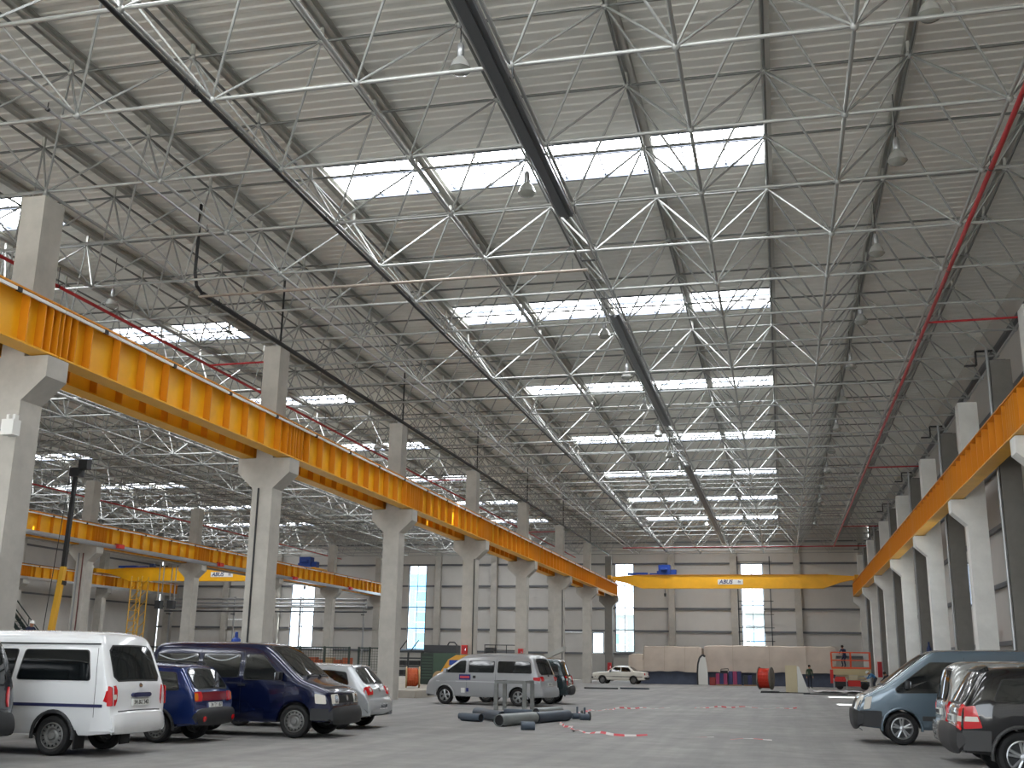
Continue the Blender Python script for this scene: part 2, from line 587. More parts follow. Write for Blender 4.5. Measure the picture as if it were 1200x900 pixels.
# ================================================================== COLUMNS
def column(x, y, sides, m, label, group, h=.36, up=.3, corbel=True):
    t = thing('concrete_column', (x, y, 0), label=label, cat='column', group=group)
    s = MB()
    s.box((0, 0, 3.5), (2 * h, 2 * h, 7.0))
    s.build('lower_shaft', m, t)
    MB().box((0, 0, (8 + 11.86) / 2), (2 * up, 2 * h, 11.86 - 8)).build('upper_shaft', m, t)
    c = MB()
    T = .92
    lft = -T if -1 in sides else -h
    rgt = T if 1 in sides else h
    poly = [(-h, 7.0)]
    if -1 in sides: poly = [(-h, 7.0), (-T, 7.52), (-T, 8.0)]
    else: poly = [(-h, 7.0), (-h, 8.0)]
    if 1 in sides: poly += [(T, 8.0), (T, 7.52), (h, 7.0)]
    else: poly += [(h, 8.0), (h, 7.0)]
    c.prism(poly, -h, h)
    c.build('corbel', m, t)
    MB().box((0, 0, 11.87), (.5, .5, .05)).tube((0, 0, 11.88), (0, 0, 12.08), .09, 8, r2=.05).build('bearing', M_galv, t)
    for s_ in sides:
        MB().box((s_ * .64, 0, 8.012), (.46, .5, .024)).build('bearing_plate', M_dksteel, t)
    return t
def straight_column(x, y, m, label, group):
    t = thing('concrete_column', (x, y, 0), label=label, cat='column', group=group)
    MB().box((0, 0, 5.95), (.66, .6, 11.9)).build('shaft', m, t)
    MB().box((0, 0, 11.92), (.4, .4, .04)).build('bearing', M_dksteel, t)
    MB().tube((-.40, -.24, .02), (-.40, -.24, 12.3), .05, 8).build('rain_pipe', M_galv, t)
    b = MB()
    b.path([(-.2, -.2, 12.25), (-.75, -.2, 12.25), (-.75, -.2, 11.75), (-1.15, -.2, 11.75)], .045, 4)
    b.build('gutter_bracket', M_black, t)
    return t
NEARLBL = 'pale double-corbel column of the row beside the parked vans, %s from the far wall'
FAR = lambda n: ORD[len(COLY) - 1 - n]
for n, y in enumerate(COLY):
    last = n == len(COLY) - 1
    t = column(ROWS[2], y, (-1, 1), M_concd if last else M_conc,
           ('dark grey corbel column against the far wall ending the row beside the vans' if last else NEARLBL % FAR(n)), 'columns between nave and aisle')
    if n in (2, 4, 6):
        MB().tube((-.12 if n == 2 else .3, -.39, .05), (-.12 if n == 2 else .3, -.39, 7.0), .03, 6).build('conduit', M_dksteel, t)
    if n == 1:
        b = MB().box((.31, -.5, 6.35), (.3, .24, .34)).box((.2, -.44, 6.58), (.06, .12, .14)).box((.36, -.44, 6.58), (.06, .12, .14))
        b.build('junction_box', M_white, t)
        MB().tube((-.36, -.38, 6.3), (.25, -.38, 6.36), .02, 6).build('cable', M_black, t)
    t2 = column(ROWS[1], y, (-1, 1), M_conc, 'grey corbel column of the middle aisle row, %s from the far wall' % FAR(n), 'columns of the aisle row')
    if n in (3, 4):
        MB().tube((-.2, -.4, .05), (-.2, -.4, 7.5), .05, 6).build('rain_pipe', M_galv if n == 4 else M_dksteel, t2)
        MB().tube((.1, -.4, .05), (.1, -.4, 7.5), .035, 6).build('red_riser', mat('riser_dull_red', (112, 66, 62), .6), t2)
    if n >= 4:
        column(ROWS[0], y, (1,), M_conc, 'corbel column along the distant left wall, %s from the far wall' % FAR(n), 'columns of the far left row')
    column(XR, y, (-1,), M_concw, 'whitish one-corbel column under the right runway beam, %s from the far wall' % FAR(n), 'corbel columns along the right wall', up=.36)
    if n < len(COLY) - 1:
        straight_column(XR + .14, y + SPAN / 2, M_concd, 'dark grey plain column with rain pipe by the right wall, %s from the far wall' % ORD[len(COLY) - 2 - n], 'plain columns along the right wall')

# ================================================================== CRANE RUNWAY BEAMS
def runway(tray, rail=True):
    t = thing('runway_beam')
    L = SPAN - .03
    Z0, H, W = 8.024, 1.2, .5
    MB().box((0, 0, Z0 + H / 2), (.03, L, H - .06)).build('web', M_yel, t)
    MB().box((0, 0, Z0 + H - .02), (W, L, .04)).build('top_flange', M_yeld, t)
    MB().box((0, 0, Z0 + .02), (W, L, .04)).build('bottom_flange', M_yel, t)
    st = MB()
    for s in (-1, 1):
        st.box((s * .125, 0, Z0 + H / 2), (.21, .03, H - .08))
    sm = st.mesh('stiffener', M_yeld)
    ysn = [-L / 2 + .06, -L / 2 + .3, -L / 2 + .56] + [-L / 2 + 1.13 * k for k in range(1, 11)] + [L / 2 - .56, L / 2 - .3, L / 2 - .06]
    for y in ysn:
        link('stiffener', sm, t, (0, y, 0))
    MB().box((0, 0, Z0 + H + .03), (.07, L, .06)).build('crane_rail', M_dksteel, t)
    r_ = MB().box((.27, 0, Z0 + H - .12), (.05, L, .07)).build('conductor_rail', M_white, t) if rail else None
    for k in range(4 if rail else 0):
        MB().box((.275, -L / 2 + L * (k + .5) / 4, Z0 + H - .12), (.065, .14, .1)).build('rail_clamp', M_black, r_)
    if tray:
        MB().box((.22, 0, Z0 - .05), (.3, L, .1)).box((.40, 0, Z0 + .04), (.03, L, .16)).build('cable_tray', M_galv, t)  # plain grey strip under and beside the bottom flange
    return t
SPANY = [(COLY[k] + COLY[k + 1]) / 2 for k in range(len(COLY) - 1)]
def lay(proto, x, rz, idx, group, what):
    for n in idx:
        o = proto if not proto.get('label') else copy_tree(proto)
        o.location = (x, SPANY[n], 0)
        o.rotation_euler = (0, 0, rz)
        tag(o, what % ORD[len(SPANY) - 1 - n], 'crane beam', group)
pr = runway(False)
lay(pr, ROWS[2] + .66, 0, range(8), 'runway beams on the nave side', 'yellow runway beam on the nave side of the vans row, %s span from the far wall')
lay(pr, ROWS[2] - .66, math.pi, range(8), 'runway beams on the aisle side', 'yellow runway beam on the aisle side of the vans row, %s span from the far wall')
pq = runway(False, False)
lay(pq, XR - .69, math.pi, range(8), 'runway beams along the right wall', 'yellow runway beam along the right wall, %s span from the far wall')
pt = runway(True)
lay(pt, ROWS[1] + .66, 0, range(2, 8), 'runway beams of the middle aisle row', 'yellow runway beam with grey strip on the middle aisle columns, %s from the far wall')
lay(pt, ROWS[1] - .66, math.pi, range(2, 8), 'runway beams behind the middle aisle row', 'yellow runway beam hidden behind the middle aisle columns, %s from the far wall')
lay(pt, ROWS[0] + .66, 0, range(4, 8), 'runway beams of the far left row', 'yellow runway beam with grey strip along the left wall, %s from the far wall')
# ================================================================== VEHICLES
def paint(name, col, metal=0.0, rough=.2):
    return mat(name, col, rough, metal, coat=.8)
M_vglass = mat('vehicle_glass', (16, 20, 22), .04, spec=.7)
M_rubber = mat('tyre_rubber', (22, 22, 23), .8)
M_plastic = mat('dark_plastic', (40, 41, 43), .6)
M_rim = mat('wheel_alloy', (168, 170, 172), .3, .7)
M_rimst = mat('wheel_steel', (120, 120, 118), .5, .4)
M_tail = mat('tail_light_red', (190, 18, 26), .15, coat=.6)
M_tailw = mat('light_clear', (214, 210, 200), .12, coat=.6)
M_amber = mat('indicator_amber', (206, 110, 20), .15, coat=.6)
M_plate = mat('plate_white', (222, 224, 220), .4)
M_chrome = mat('chrome', (200, 202, 205), .12, 1.0)
M_text = mat('plate_text', (20, 22, 30), .5)

def text_mesh(s, size, m, depth=.004, shear=0.0, bold=0.0):
    cu = bpy.data.curves.new('lettering', 'FONT')
    cu.body = s
    cu.size = size
    cu.align_x, cu.align_y = 'CENTER', 'CENTER'
    cu.extrude = depth
    cu.shear = shear
    cu.offset = bold
    cu.resolution_u = 3
    ob = bpy.data.objects.new('lettering', cu)
    COL.objects.link(ob)
    dg = bpy.context.evaluated_depsgraph_get()
    me = bpy.data.meshes.new_from_object(ob.evaluated_get(dg))
    bpy.data.objects.remove(ob)
    me.materials.clear()
    me.materials.append(m)
    return me

def make_wheel(R, w, style, rim_m):
    """axis along Y, outer side towards -Y; returns tyre mesh, rim mesh"""
    t = MB()
    r0 = R * .66
    t.lathe([(r0, -w / 2 + .02), (R * .82, -w / 2 - .008), (R * .95, -w / 2 + .01), (R, -w * .3), (R, w * .3), (R * .95, w / 2 - .01), (r0, w / 2 - .02), (r0, -w / 2 + .02)], 28, 'Y')
    tm = t.mesh('tyre', M_rubber, 35)
    h = MB()
    h.lathe([(r0 + .004, -w / 2 + .02), (r0 - .015, -w / 2 + .012), (r0 - .03, -w / 2 + .06), (r0 - .03, w / 2 - .03)], 28, 'Y')
    if style == 'spoke':
        n = 5
        for k in range(n):
            a = 2 * math.pi * k / n + .3
            for da in (-.17, .17):
                c = math.cos(a + da), math.sin(a + da)
                ci = math.cos(a + da * .9), math.sin(a + da * .9)
                h.tube((ci[0] * .05, -w / 2 + .03, ci[1] * .05), (c[0] * (r0 - .02), -w / 2 + .03, c[1] * (r0 - .02)), .024, 5)
        h.lathe([(.001, -w / 2 + .005), (.05, -w / 2 + .01), (.06, -w / 2 + .05)], 14, 'Y')
        h.lathe([(.001, -w / 2 + .085), (r0 - .03, -w / 2 + .085)], 20, 'Y', mi=1)
    else:
        h.lathe([(.001, -w / 2 + .0), (.055, -w / 2 + .005), (.07, -w / 2 + .035), (.10, -w / 2 + .05), (r0 * .62, -w / 2 + .02), (r0 * .78, -w / 2 + .025), (r0 - .02, -w / 2 + .06)], 28, 'Y')
        n = 14
        for k in range(n):
            a = 2 * math.pi * k / n
            p = Vector((math.cos(a) * r0 * .78, -w / 2 + .018, math.sin(a) * r0 * .78))
            M = Matrix.Rotation(-a, 3, 'Y')
            h.box(p, (.035, .012, .022), M=M, mi=1)
    return tm, h.mesh('hub_cap', [rim_m, M_black], 35)

def chaikin(pts, n=1):
    for _ in range(n):
        q = [pts[0]]
        for a, b in zip(pts[:-1], pts[1:]):
            q += [(a[0] * .78 + b[0] * .22, a[1] * .78 + b[1] * .22), (a[0] * .22 + b[0] * .78, a[1] * .22 + b[1] * .78)]
        q.append(pts[-1])
        pts = q
    return pts

class Vehicle:
    def __init__(s, name, label, loc, rz, body, prof, W, belt, H, tk, sill, wheels, R, r=.12, lr=.45, ar=.07, lf=.9, af=.14, crown=.03,
                 lower=None, lower_m=None, tyre_w=.2, style='steel', rim_m=None, cat='van', group=None, steer=0.0):
        s.t = thing(name, loc, rz, label, cat, group)
        s.W, s.belt, s.H, s.tk, s.sill, s.R, s.r = W, belt, H, tk, sill, R, r
        s.lr, s.ar, s.lf, s.af, s.crown = lr, ar, lf, af, crown
        s.wx = wheels
        pts = chaikin(prof, 2)
        # resample by arc length
        out = [Vector(pts[0])]
        for a, b in zip(pts[:-1], pts[1:]):
            a, b = Vector(a), Vector(b)
            n = max(1, int((b - a).length / .07))
            for k in range(1, n + 1):
                out.append(a.lerp(b, k / n))
        s.P = out
        s.S = [0.0]
        for a, b in zip(out[:-1], out[1:]):
            s.S.append(s.S[-1] + (b - a).length)
        s.xr, s.xf = min(p.x for p in out), max(p.x for p in out)
        s.ktop = max(range(len(out)), key=lambda k: out[k].y)
        s.paint = body
        # --- body
        secs = []
        for k in range(len(out)):
            secs.append(s.section(k))
        mb = MB()
        m = len(secs[0])
        for sec in secs: mb.v += sec
        for k in range(len(secs) - 1):
            for j in range(m):
                j2 = (j + 1) % m
                f = (k * m + j, (k + 1) * m + j, (k + 1) * m + j2, k * m + j2)
                mb.f.append(f)
                zc = sum(mb.v[i][2] for i in f) / 4
                under = j in (0, m - 1)
                mb.mi.append(1 if under else (2 if lower and zc < lower else 0))
        s.body = mb.build('body', [body, M_black, lower_m or M_plastic], s.t, 32)
        # inner floor so that the cabin is closed from below
        MB().box(((s.wx[0] + s.wx[1]) / 2, 0, sill + .08), (s.wx[1] - s.wx[0] - 2 * R - .2, 2 * W - .2, .1)).build('underbody', M_black, s.t)
        # --- wheels
        tm, hm = make_wheel(R, tyre_w, style, rim_m or M_rimst)
        for wx in wheels:
            for sd in (-1, 1):
                w = link('wheel', tm, s.t, (wx, sd * (W - tyre_w / 2 - .03), R))
                a = (math.pi if sd > 0 else 0) + (steer if wx > 0 else 0)
                w.rotation_euler = (0, 0, a)
                link('hub_cap', hm, w)
    def plan(s, x):
        d = max(0, (s.xr + s.lr - x) / s.lr)
        e = max(0, (x - (s.xf - s.lf)) / s.lf)
        return (1 - s.ar * d ** 2.2) * (1 - s.af * e ** 2.2)
    def hw(s, x, z):
        w = s.W * s.plan(x)
        if z > s.belt:
            w -= s.tk * ((z - s.belt) / (s.H - s.belt)) ** 1.15
        else:
            w -= .05 * ((s.belt - z) / max(.1, s.belt - s.sill)) ** 2
        return w
    def zb(s, x):
        z = s.sill
        for wx in s.wx:
            rr = s.R + .055
            d = abs(x - wx)
            if d < rr:
                z = max(z, s.R + math.sqrt(rr * rr - d * d))
        d = max(0, (s.xr + .5 - x) / .5)
        e = max(0, (x - (s.xf - .6)) / .6)
        return z + .05 * max(d, e)
    def nrm(s, k):
        a, b = s.P[max(0, k - 1)], s.P[min(len(s.P) - 1, k + 1)]
        t = (b - a).normalized()
        return Vector((-t.y, t.x))
    def section(s, k):
        x, zt = s.P[k]
        zb = min(s.zb(x), zt - .01)
        n = s.nrm(k)
        r = min(s.r, (zt - zb) * .45)
        half = [(0, x, zb), (s.hw(x, zb) - .04, x, zb)]
        for t in (.03, .2, .4, .6, .8, 1):
            z = zb + .02 + (zt - r - zb - .02) * t
            half.append((s.hw(x, z), x, z))
        w1 = s.hw(x, zt - r)
        w2 = s.hw(x, zt)
        for a in (30, 60, 90):
            a = math.radians(a)
            z = zt - r + r * math.sin(a)
            y = w1 - (w1 - w2) * math.sin(a) - r * (1 - math.cos(a))
            half.append((y, x, z))
        yt = half[-1][0]
        for f in (.66, .33):
            c = s.crown * (1 - f * f)
            half.append((yt * f, x + n.x * c, zt + n.y * c))
        half.append((0, x + n.x * s.crown, zt + n.y * s.crown))
        R_ = [(p[1], -p[0], p[2]) for p in half]
        L_ = [(p[1], p[0], p[2]) for p in reversed(half[1:-1])]
        return R_ + L_
    # --- points on the end / roof surface
    def at(s, sv, y, off=0.0):
        k = 0
        while k < len(s.S) - 2 and s.S[k + 1] < sv: k += 1
        f = (sv - s.S[k]) / max(1e-6, s.S[k + 1] - s.S[k])
        p = s.P[k].lerp(s.P[k + 1], min(1, max(0, f)))
        n = (s.nrm(k) * (1 - f) + s.nrm(k + 1) * f).normalized()
        yw = max(.2, s.hw(p.x, p.y) - min(s.r, (p.y - s.sill) * .45))
        c = s.crown * (1 - min(1, (y / yw) ** 2)) + off
        drop = max(0, abs(y) - yw)
        c -= drop * .5
        return Vector((p.x + n.x * c, y, p.y + n.y * c))
    def s_of(s, z, rear):
        rng = range(0, s.ktop) if rear else range(len(s.P) - 1, s.ktop, -1)
        for k in rng:
            k2 = k + 1 if rear else k - 1
            if s.P[k2].y >= z:
                a, b = s.P[k].y, s.P[k2].y
                f = 0 if b == a else (z - a) / (b - a)
                return s.S[k] + (s.S[k2] - s.S[k]) * f
        return s.S[s.ktop]
    def end_patch(s, name, z0, z1, y0, y1, m, rear=True, off=.012, depth=.03, parent=None, y0b=None, y1b=None, ns=7, ny=6, rnd=.06):
        """patch between heights z0 (bottom) and z1 (top); y0,y1 at the bottom, y0b,y1b at the top"""
        y0b = y0 if y0b is None else y0b
        y1b = y1 if y1b is None else y1b
        sa, sb = s.s_of(z0, rear), s.s_of(z1, rear)
        L = abs(sb - sa)
        rows = []
        for a in range(ns + 1):
            t = a / ns
            d = min(t, 1 - t) * L
            ins = rnd - math.sqrt(max(0, rnd * rnd - (rnd - d) ** 2)) if d < rnd else 0
            ya, yb = y0 + (y0b - y0) * t + ins, y1 + (y1b - y1) * t - ins
            rows.append((sa + (sb - sa) * t, ya, yb))
        mb = MB()
        for o in (off, off - depth):
            for sv, ya, yb in rows:
                for b in range(ny + 1):
                    mb.v.append(tuple(s.at(sv, ya + (yb - ya) * b / ny, o)))
        w = ny + 1
        N = (ns + 1) * w
        for a in range(ns):
            for b in range(ny):
                i = a * w + b
                mb.f += [(i, i + 1, i + 1 + w, i + w), (N + i, N + i + w, N + i + 1 + w, N + i + 1)]
        edge = [b for b in range(ny + 1)] + [a * w + ny for a in range(1, ns + 1)] + [ns * w + b for b in range(ny - 1, -1, -1)] + [a * w for a in range(ns - 1, 0, -1)]
        for a, b in zip(edge, edge[1:] + edge[:1]):
            mb.f.append((a, N + a, N + b, b))
        mb.mi = [0] * len(mb.f)
        return mb.build(name, m, parent or s.t, 30)
    def side_patch(s, name, poly, side, m, off=.006, depth=.03, rnd=.06, parent=None):
        """polygon (x,z) laid on the side surface; side -1 right, +1 left"""
        pts = []
        n = len(poly)
        for k in range(n):
            p0, p, p1 = Vector(poly[k - 1]), Vector(poly[k]), Vector(poly[(k + 1) % n])
            r = min(rnd, (p - p0).length * .45, (p1 - p).length * .45)
            a = p + (p0 - p).normalized() * r
            b = p + (p1 - p).normalized() * r
            for t in (0, .25, .5, .75, 1):
                pts.append(a * (1 - t) ** 2 + p * 2 * t * (1 - t) + b * t * t)
        # sub-divide long edges
        q = []
        for a, b in zip(pts, pts[1:] + pts[:1]):
            k = max(1, int((b - a).length / .25))
            q += [a.lerp(b, i / k) for i in range(k)]
        pts = q
        c = sum(pts, Vector((0, 0))) / len(pts)
        mb = MB()
        N = len(pts)
        for o in (off, off - depth):
            mb.v += [(p.x, side * (s.hw(p.x, p.y) + o), p.y) for p in pts]
        mb.v.append((c.x, side * (s.hw(c.x, c.y) + off), c.y))
        for k in range(N):
            k2 = (k + 1) % N
            mb.f += [(k, k2, N + k2, N + k), (k, k2, 2 * N)]
        mb.mi = [0] * len(mb.f)
        return mb.build(name, m, parent or s.t, 30)
    def side_window(s, poly, sides=(-1, 1), name='side_window'):
        c = sum((Vector(p) for p in poly), Vector((0, 0))) / len(poly)
        big = [tuple(Vector(p) + (Vector(p) - c).normalized() * .025) for p in poly]
        for sd in sides:
            w = s.side_patch(name, big, sd, M_black, .004, .03)
            s.side_patch('glass', poly, sd, M_vglass, .008, .02, parent=w)
    def end_window(s, name, z0, z1, hb, ht, rear=True):
        w = s.end_patch(name, z0 - .025, z1 + .025, -hb - .025, hb + .025, M_black, rear, .008, .03, y0b=-ht - .025, y1b=ht + .025, rnd=.1)
        s.end_patch('glass', z0, z1, -hb, hb, M_vglass, rear, .013, .02, parent=w, y0b=-ht, y1b=ht, rnd=.09)
        return w
    def plate(s, z, y=0.0, rear=True, txt='34 BU 542', wd=.5):
        p = s.end_patch('license_plate', z - .055, z + .055, y - wd / 2, y + wd / 2, M_plate, rear, .03, .03, ns=1, ny=2, rnd=.005)
        me = text_mesh(txt, .1, M_text, .002)
        o = link('lettering', me, p)
        c = s.at(s.s_of(z, rear), y, .033)
        d = s.at(s.s_of(z + .05, rear), y, .033) - s.at(s.s_of(z - .05, rear), y, .033)
        up = d.normalized()
        rt = Vector((0, -1 if rear else 1, 0))
        nn = rt.cross(up)
        M = Matrix((rt, up, nn)).transposed().to_4x4()
        M.translation = c
        o.matrix_local = M
        return p
    def box(s, name, c, sz, m, parent=None, bevel=.015, rot=None):
        bm = bmesh.new()
        bmesh.ops.create_cube(bm, size=1)
        bmesh.ops.scale(bm, vec=sz, verts=bm.verts)
        if bevel:
            bmesh.ops.bevel(bm, geom=bm.edges[:], offset=min(bevel, min(sz) * .4), segments=2, affect='EDGES', profile=.6)
        me = bpy.data.meshes.new(name)
        bm.to_mesh(me)
        bm.free()
        me.materials.append(m)
        me.polygons.foreach_set('use_smooth', [True] * len(me.polygons))
        me.set_sharp_from_angle(angle=math.radians(40))
        o = link(name, me, parent or s.t, c)
        if rot: o.rotation_euler = rot
        return o
    def mirrors(s, x, z, m):
        for sd in (-1, 1):
            y = sd * (s.hw(x, z) + .12)
            o = s.box('wing_mirror', (x, y, z), (.11, .2, .18), m, bevel=.04)
            s.box('mirror_glass', (-.06, 0, 0), (.01, .16, .14), M_chrome, o, bevel=.004)
    def trim(s, x0, x1, z, h=.05, m=None, sides=(-1, 1), name='trim_strip'):
        for sd in sides:
            s.side_patch(name, [(x0, z - h / 2), (x1, z - h / 2), (x1, z + h / 2), (x0, z + h / 2)], sd, m or M_plastic, .012, .03, rnd=.01)
    def handle(s, x, z, m=None, sides=(-1, 1)):
        for sd in sides:
            s.box('door_handle', (x, sd * (s.hw(x, z) + .012), z), (.17, .035, .035), m or M_plastic, bevel=.012)
    def seam(s, pts, sides=(-1, 1)):
        for sd in sides:
            mb = MB()
            for a, b in zip(pts[:-1], pts[1:]):
                a, b = Vector(a), Vector(b)
                k = max(1, int((b - a).length / .15))
                for i in range(k):
                    u, v = a.lerp(b, i / k), a.lerp(b, (i + 1) / k)
                    mb.tube((u.x, sd * (s.hw(u.x, u.y) - .001), u.y), (v.x, sd * (s.hw(v.x, v.y) - .001), v.y), .005, 4)
            mb.build('door_seam', M_black, s.t)
    def side_tube(s, name, pts, sd, r, m):
        mb = MB()
        for a, b in zip(pts[:-1], pts[1:]):
            mb.tube((a[0], sd * (s.hw(*a) + .012), a[1]), (b[0], sd * (s.hw(*b) + .012), b[1]), r, 5)
        return mb.build(name, m, s.t, 50)
    def wiper(s, x0, z0, x1, z1, rear=True):
        a = s.at(s.s_of(z0, rear), x0, .03)
        b = s.at(s.s_of(z1, rear), x1, .03)
        MB().tube(a, b, .012, 5).tube(a - Vector((0, 0, .0)), a.lerp(b, .1), .025, 5).build('wiper', M_black, s.t)
    def bumper(s, z0, z1, rear, m, off=.05, hw=None):
        h = hw or s.W * .93
        return s.end_patch('bumper', z0, z1, -h, h, m, rear, off, .12, ny=12, rnd=.05)
    def arch_trim(s, m=None):
        for wx in s.wx:
            for sd in (-1, 1):
                mb = MB()
                rr = s.R + .07
                pts = []
                for k in range(15):
                    a = math.radians(-8 + 196 * k / 14)
                    x, z = wx + rr * math.cos(a), s.R + rr * math.sin(a)
                    pts.append((x, sd * (s.hw(x, max(z, s.sill)) + .005), z))
                mb.path(pts, .03, 6)
                mb.build('wheel_arch_trim', m or M_plastic, s.t, 60)

PI = math.pi
# ---- 1 white minibus, tail towards the nave
v = Vehicle('minibus', 'white minibus with dark side stripe seen from its rear corner', (-13.0, 17.1, 0), PI, paint('paint_white', (222, 224, 226)),
    [(-2.36, .36), (-2.42, .5), (-2.40, .66), (-2.34, .74), (-2.33, 1.1), (-2.27, 1.22), (-2.02, 1.86), (-1.90, 1.95), (-1.5, 1.985), (.9, 1.985), (1.25, 1.92), (1.95, 1.22), (2.2, 1.08), (2.38, .8), (2.42, .5), (2.38, .34)],
    .84, 1.16, 1.98, .13, .33, (-1.30, 1.25), .315, r=.13, lr=.3, ar=.06, style='steel')
v.side_window([(-1.92, 1.2), (-1.80, 1.68), (-.62, 1.68), (-.55, 1.2)])
v.side_window([(-.42, 1.2), (-.46, 1.68), (.42, 1.68), (.45, 1.2)])
v.side_window([(.62, 1.2), (.62, 1.68), (1.12, 1.68), (1.6, 1.2)])
v.end_window('rear_window', 1.20, 1.74, .66, .58)
v.end_window('windshield', 1.28, 1.85, .68, .58, rear=False)
v.trim(-2.2, -.2, .80, .05, mat('trim_navy', (40, 44, 84), .5))
v.trim(-.1, 1.9, .80, .05, MATS['trim_navy'])
for sd in (-1, 1):
    a, b = (.66, .83) if sd > 0 else (-.83, -.66)
    v.side_patch('tail_light_side', [(-2.37, .80), (-2.34, 1.10), (-2.28, 1.12), (-2.28, .80)], sd, M_tail, .012, .03, rnd=.02)
    tl = v.end_patch('tail_light', .80, 1.12, a, b, M_tail, off=.02, depth=.08, ns=4, ny=3, rnd=.03)
    v.end_patch('reversing_lens', .90, .98, a + .02, b - .04, M_tailw, off=.026, depth=.02, parent=tl, ns=2, ny=2, rnd=.01)
v.end_patch('door_grip', .93, 1.0, -.28, .28, MATS['trim_navy'], off=.05, depth=.06, ns=3, ny=8, rnd=.05)
v.plate(.845, .0, txt='34 BU 542')
v.end_patch('emblem', 1.08, 1.14, -.05, .05, M_chrome, off=.012, depth=.02, ns=3, ny=3, rnd=.028)
v.end_patch('tailgate_seam', .70, .715, -.62, .62, M_plastic, off=.008, depth=.02, ns=1, ny=8, rnd=.004)
v.bumper(.40, .66, True, v.paint, .035)
v.mirrors(1.55, 1.22, v.paint)
v.seam([(-2.05, .62), (-2.05, 1.14), (-1.98, 1.72)]); v.seam([(.52, .42), (.52, 1.76)])
v.handle(.45, 1.04); v.arch_trim(M_plastic)
MB().box((0, 0, 0), (.03, .28, .3)).build('mud_flap', M_rubber, v.t, loc=(-1.72, -.66, .26))
MB().box((0, 0, 0), (.03, .28, .3)).build('mud_flap', M_rubber, v.t, loc=(-1.72, .66, .26))
# roof drip rail
v.side_patch('drip_rail', [(-2.0, 1.77), (1.0, 1.77), (1.0, 1.795), (-2.0, 1.795)], -1, M_plastic, .016, .03, rnd=.005)
v.side_patch('drip_rail', [(-2.0, 1.77), (1.0, 1.77), (1.0, 1.795), (-2.0, 1.795)], 1, M_plastic, .016, .03, rnd=.005)

# ---- 2 dark minivan cut by the picture edge
v = Vehicle('minivan', 'dark grey minivan parked in front of the white minibus', (-14.02, 14.5, 0), PI, paint('paint_graphite', (44, 46, 50), .4),
    [(-2.32, .38), (-2.38, .5), (-2.36, .68), (-2.27, .76), (-2.25, 1.1), (-2.14, 1.5), (-2.02, 1.82), (-1.85, 1.90), (.6, 1.93), (1.0, 1.84), (1.7, 1.15), (2.2, .98), (2.4, .7), (2.4, .45), (2.36, .36)],
    .88, 1.08, 1.92, .16, .34, (-1.42, 1.45), .33, r=.14)
v.side_window([(-1.9, 1.14), (-1.8, 1.62), (-.7, 1.62), (-.65, 1.14)]); v.side_window([(-.5, 1.14), (-.5, 1.62), (.85, 1.62), (1.3, 1.14)])
v.end_window('rear_window', 1.14, 1.72, .66, .58); v.end_window('windshield', 1.2, 1.78, .68, .58, rear=False)
for sd in (-1, 1):
    v.end_patch('tail_light', .8, 1.1, *((.66, .8) if sd > 0 else (-.8, -.66)), M_tail, off=.02, depth=.08, ns=3, ny=3, rnd=.03)
v.plate(.9); v.bumper(.42, .7, True, M_plastic, .04); v.arch_trim(); v.mirrors(1.3, 1.15, M_plastic); v.handle(-.6, 1.0)

# ---- 3 blue estate car
v = Vehicle('estate_car', 'blue estate car with red tail panel between white minibus and navy van', (-13.0, 20.22, 0), PI, paint('paint_blue', (20, 42, 98), .3),
    [(-2.05, .36), (-2.14, .42), (-2.14, .58), (-2.06, .62), (-2.04, .92), (-1.98, 1.0), (-1.70, 1.38), (-1.58, 1.43), (-.6, 1.46), (.3, 1.45), (.6, 1.38), (1.15, .98), (1.5, .92), (2.0, .8), (2.1, .6), (2.1, .4), (2.04, .34)],
    .81, .92, 1.45, .16, .30, (-1.30, 1.2), .285, r=.1, style='steel', cat='car')
v.side_window([(-1.72, .98), (-1.58, 1.30), (-.98, 1.32), (-.95, .98)]); v.side_window([(-.86, .98), (-.86, 1.32), (-.12, 1.33), (-.1, .98)]); v.side_window([(0, .98), (0, 1.33), (.4, 1.33), (.85, .98)])
v.end_window('rear_window', 1.0, 1.34, .62, .55); v.end_window('windshield', 1.02, 1.36, .66, .55, rear=False)
v.end_patch('tail_panel', .78, .93, -.48, .48, mat('tail_panel_red', (120, 24, 34), .25, coat=.4), off=.014, depth=.03, ns=2, ny=8, rnd=.01)
for sd in (-1, 1):
    a, b = (.49, .74) if sd > 0 else (-.74, -.49)
    tl = v.end_patch('tail_light', .77, .94, a, b, M_tail, off=.02, depth=.06, ns=2, ny=3, rnd=.02)
    v.end_patch('indicator', .79, .92, (.64 if sd > 0 else -.73), (.73 if sd > 0 else -.64), M_amber, off=.026, depth=.02, parent=tl, ns=2, ny=2, rnd=.01)
v.plate(.69, txt='34 TY 187'); v.bumper(.38, .6, True, M_plastic, .05)
for sd in (-1, 1):
    v.end_patch('reflector', .43, .5, sd * .56 - .05, sd * .56 + .05, M_tail, off=.066, depth=.03, ns=3, ny=3, rnd=.03)
v.wiper(.05, 1.0, -.35, 1.12); v.mirrors(.75, 1.0, M_plastic); v.handle(-.75, .88); v.handle(.1, .88); v.arch_trim()
for sd in (-1, 1):
    m_ = MB().path([(-1.5, sd * .58, 1.46), (-1.45, sd * .58, 1.50), (.1, sd * .58, 1.52), (.18, sd * .58, 1.46)], .014, 6)
    m_.build('roof_rail', M_plastic, v.t, 50)

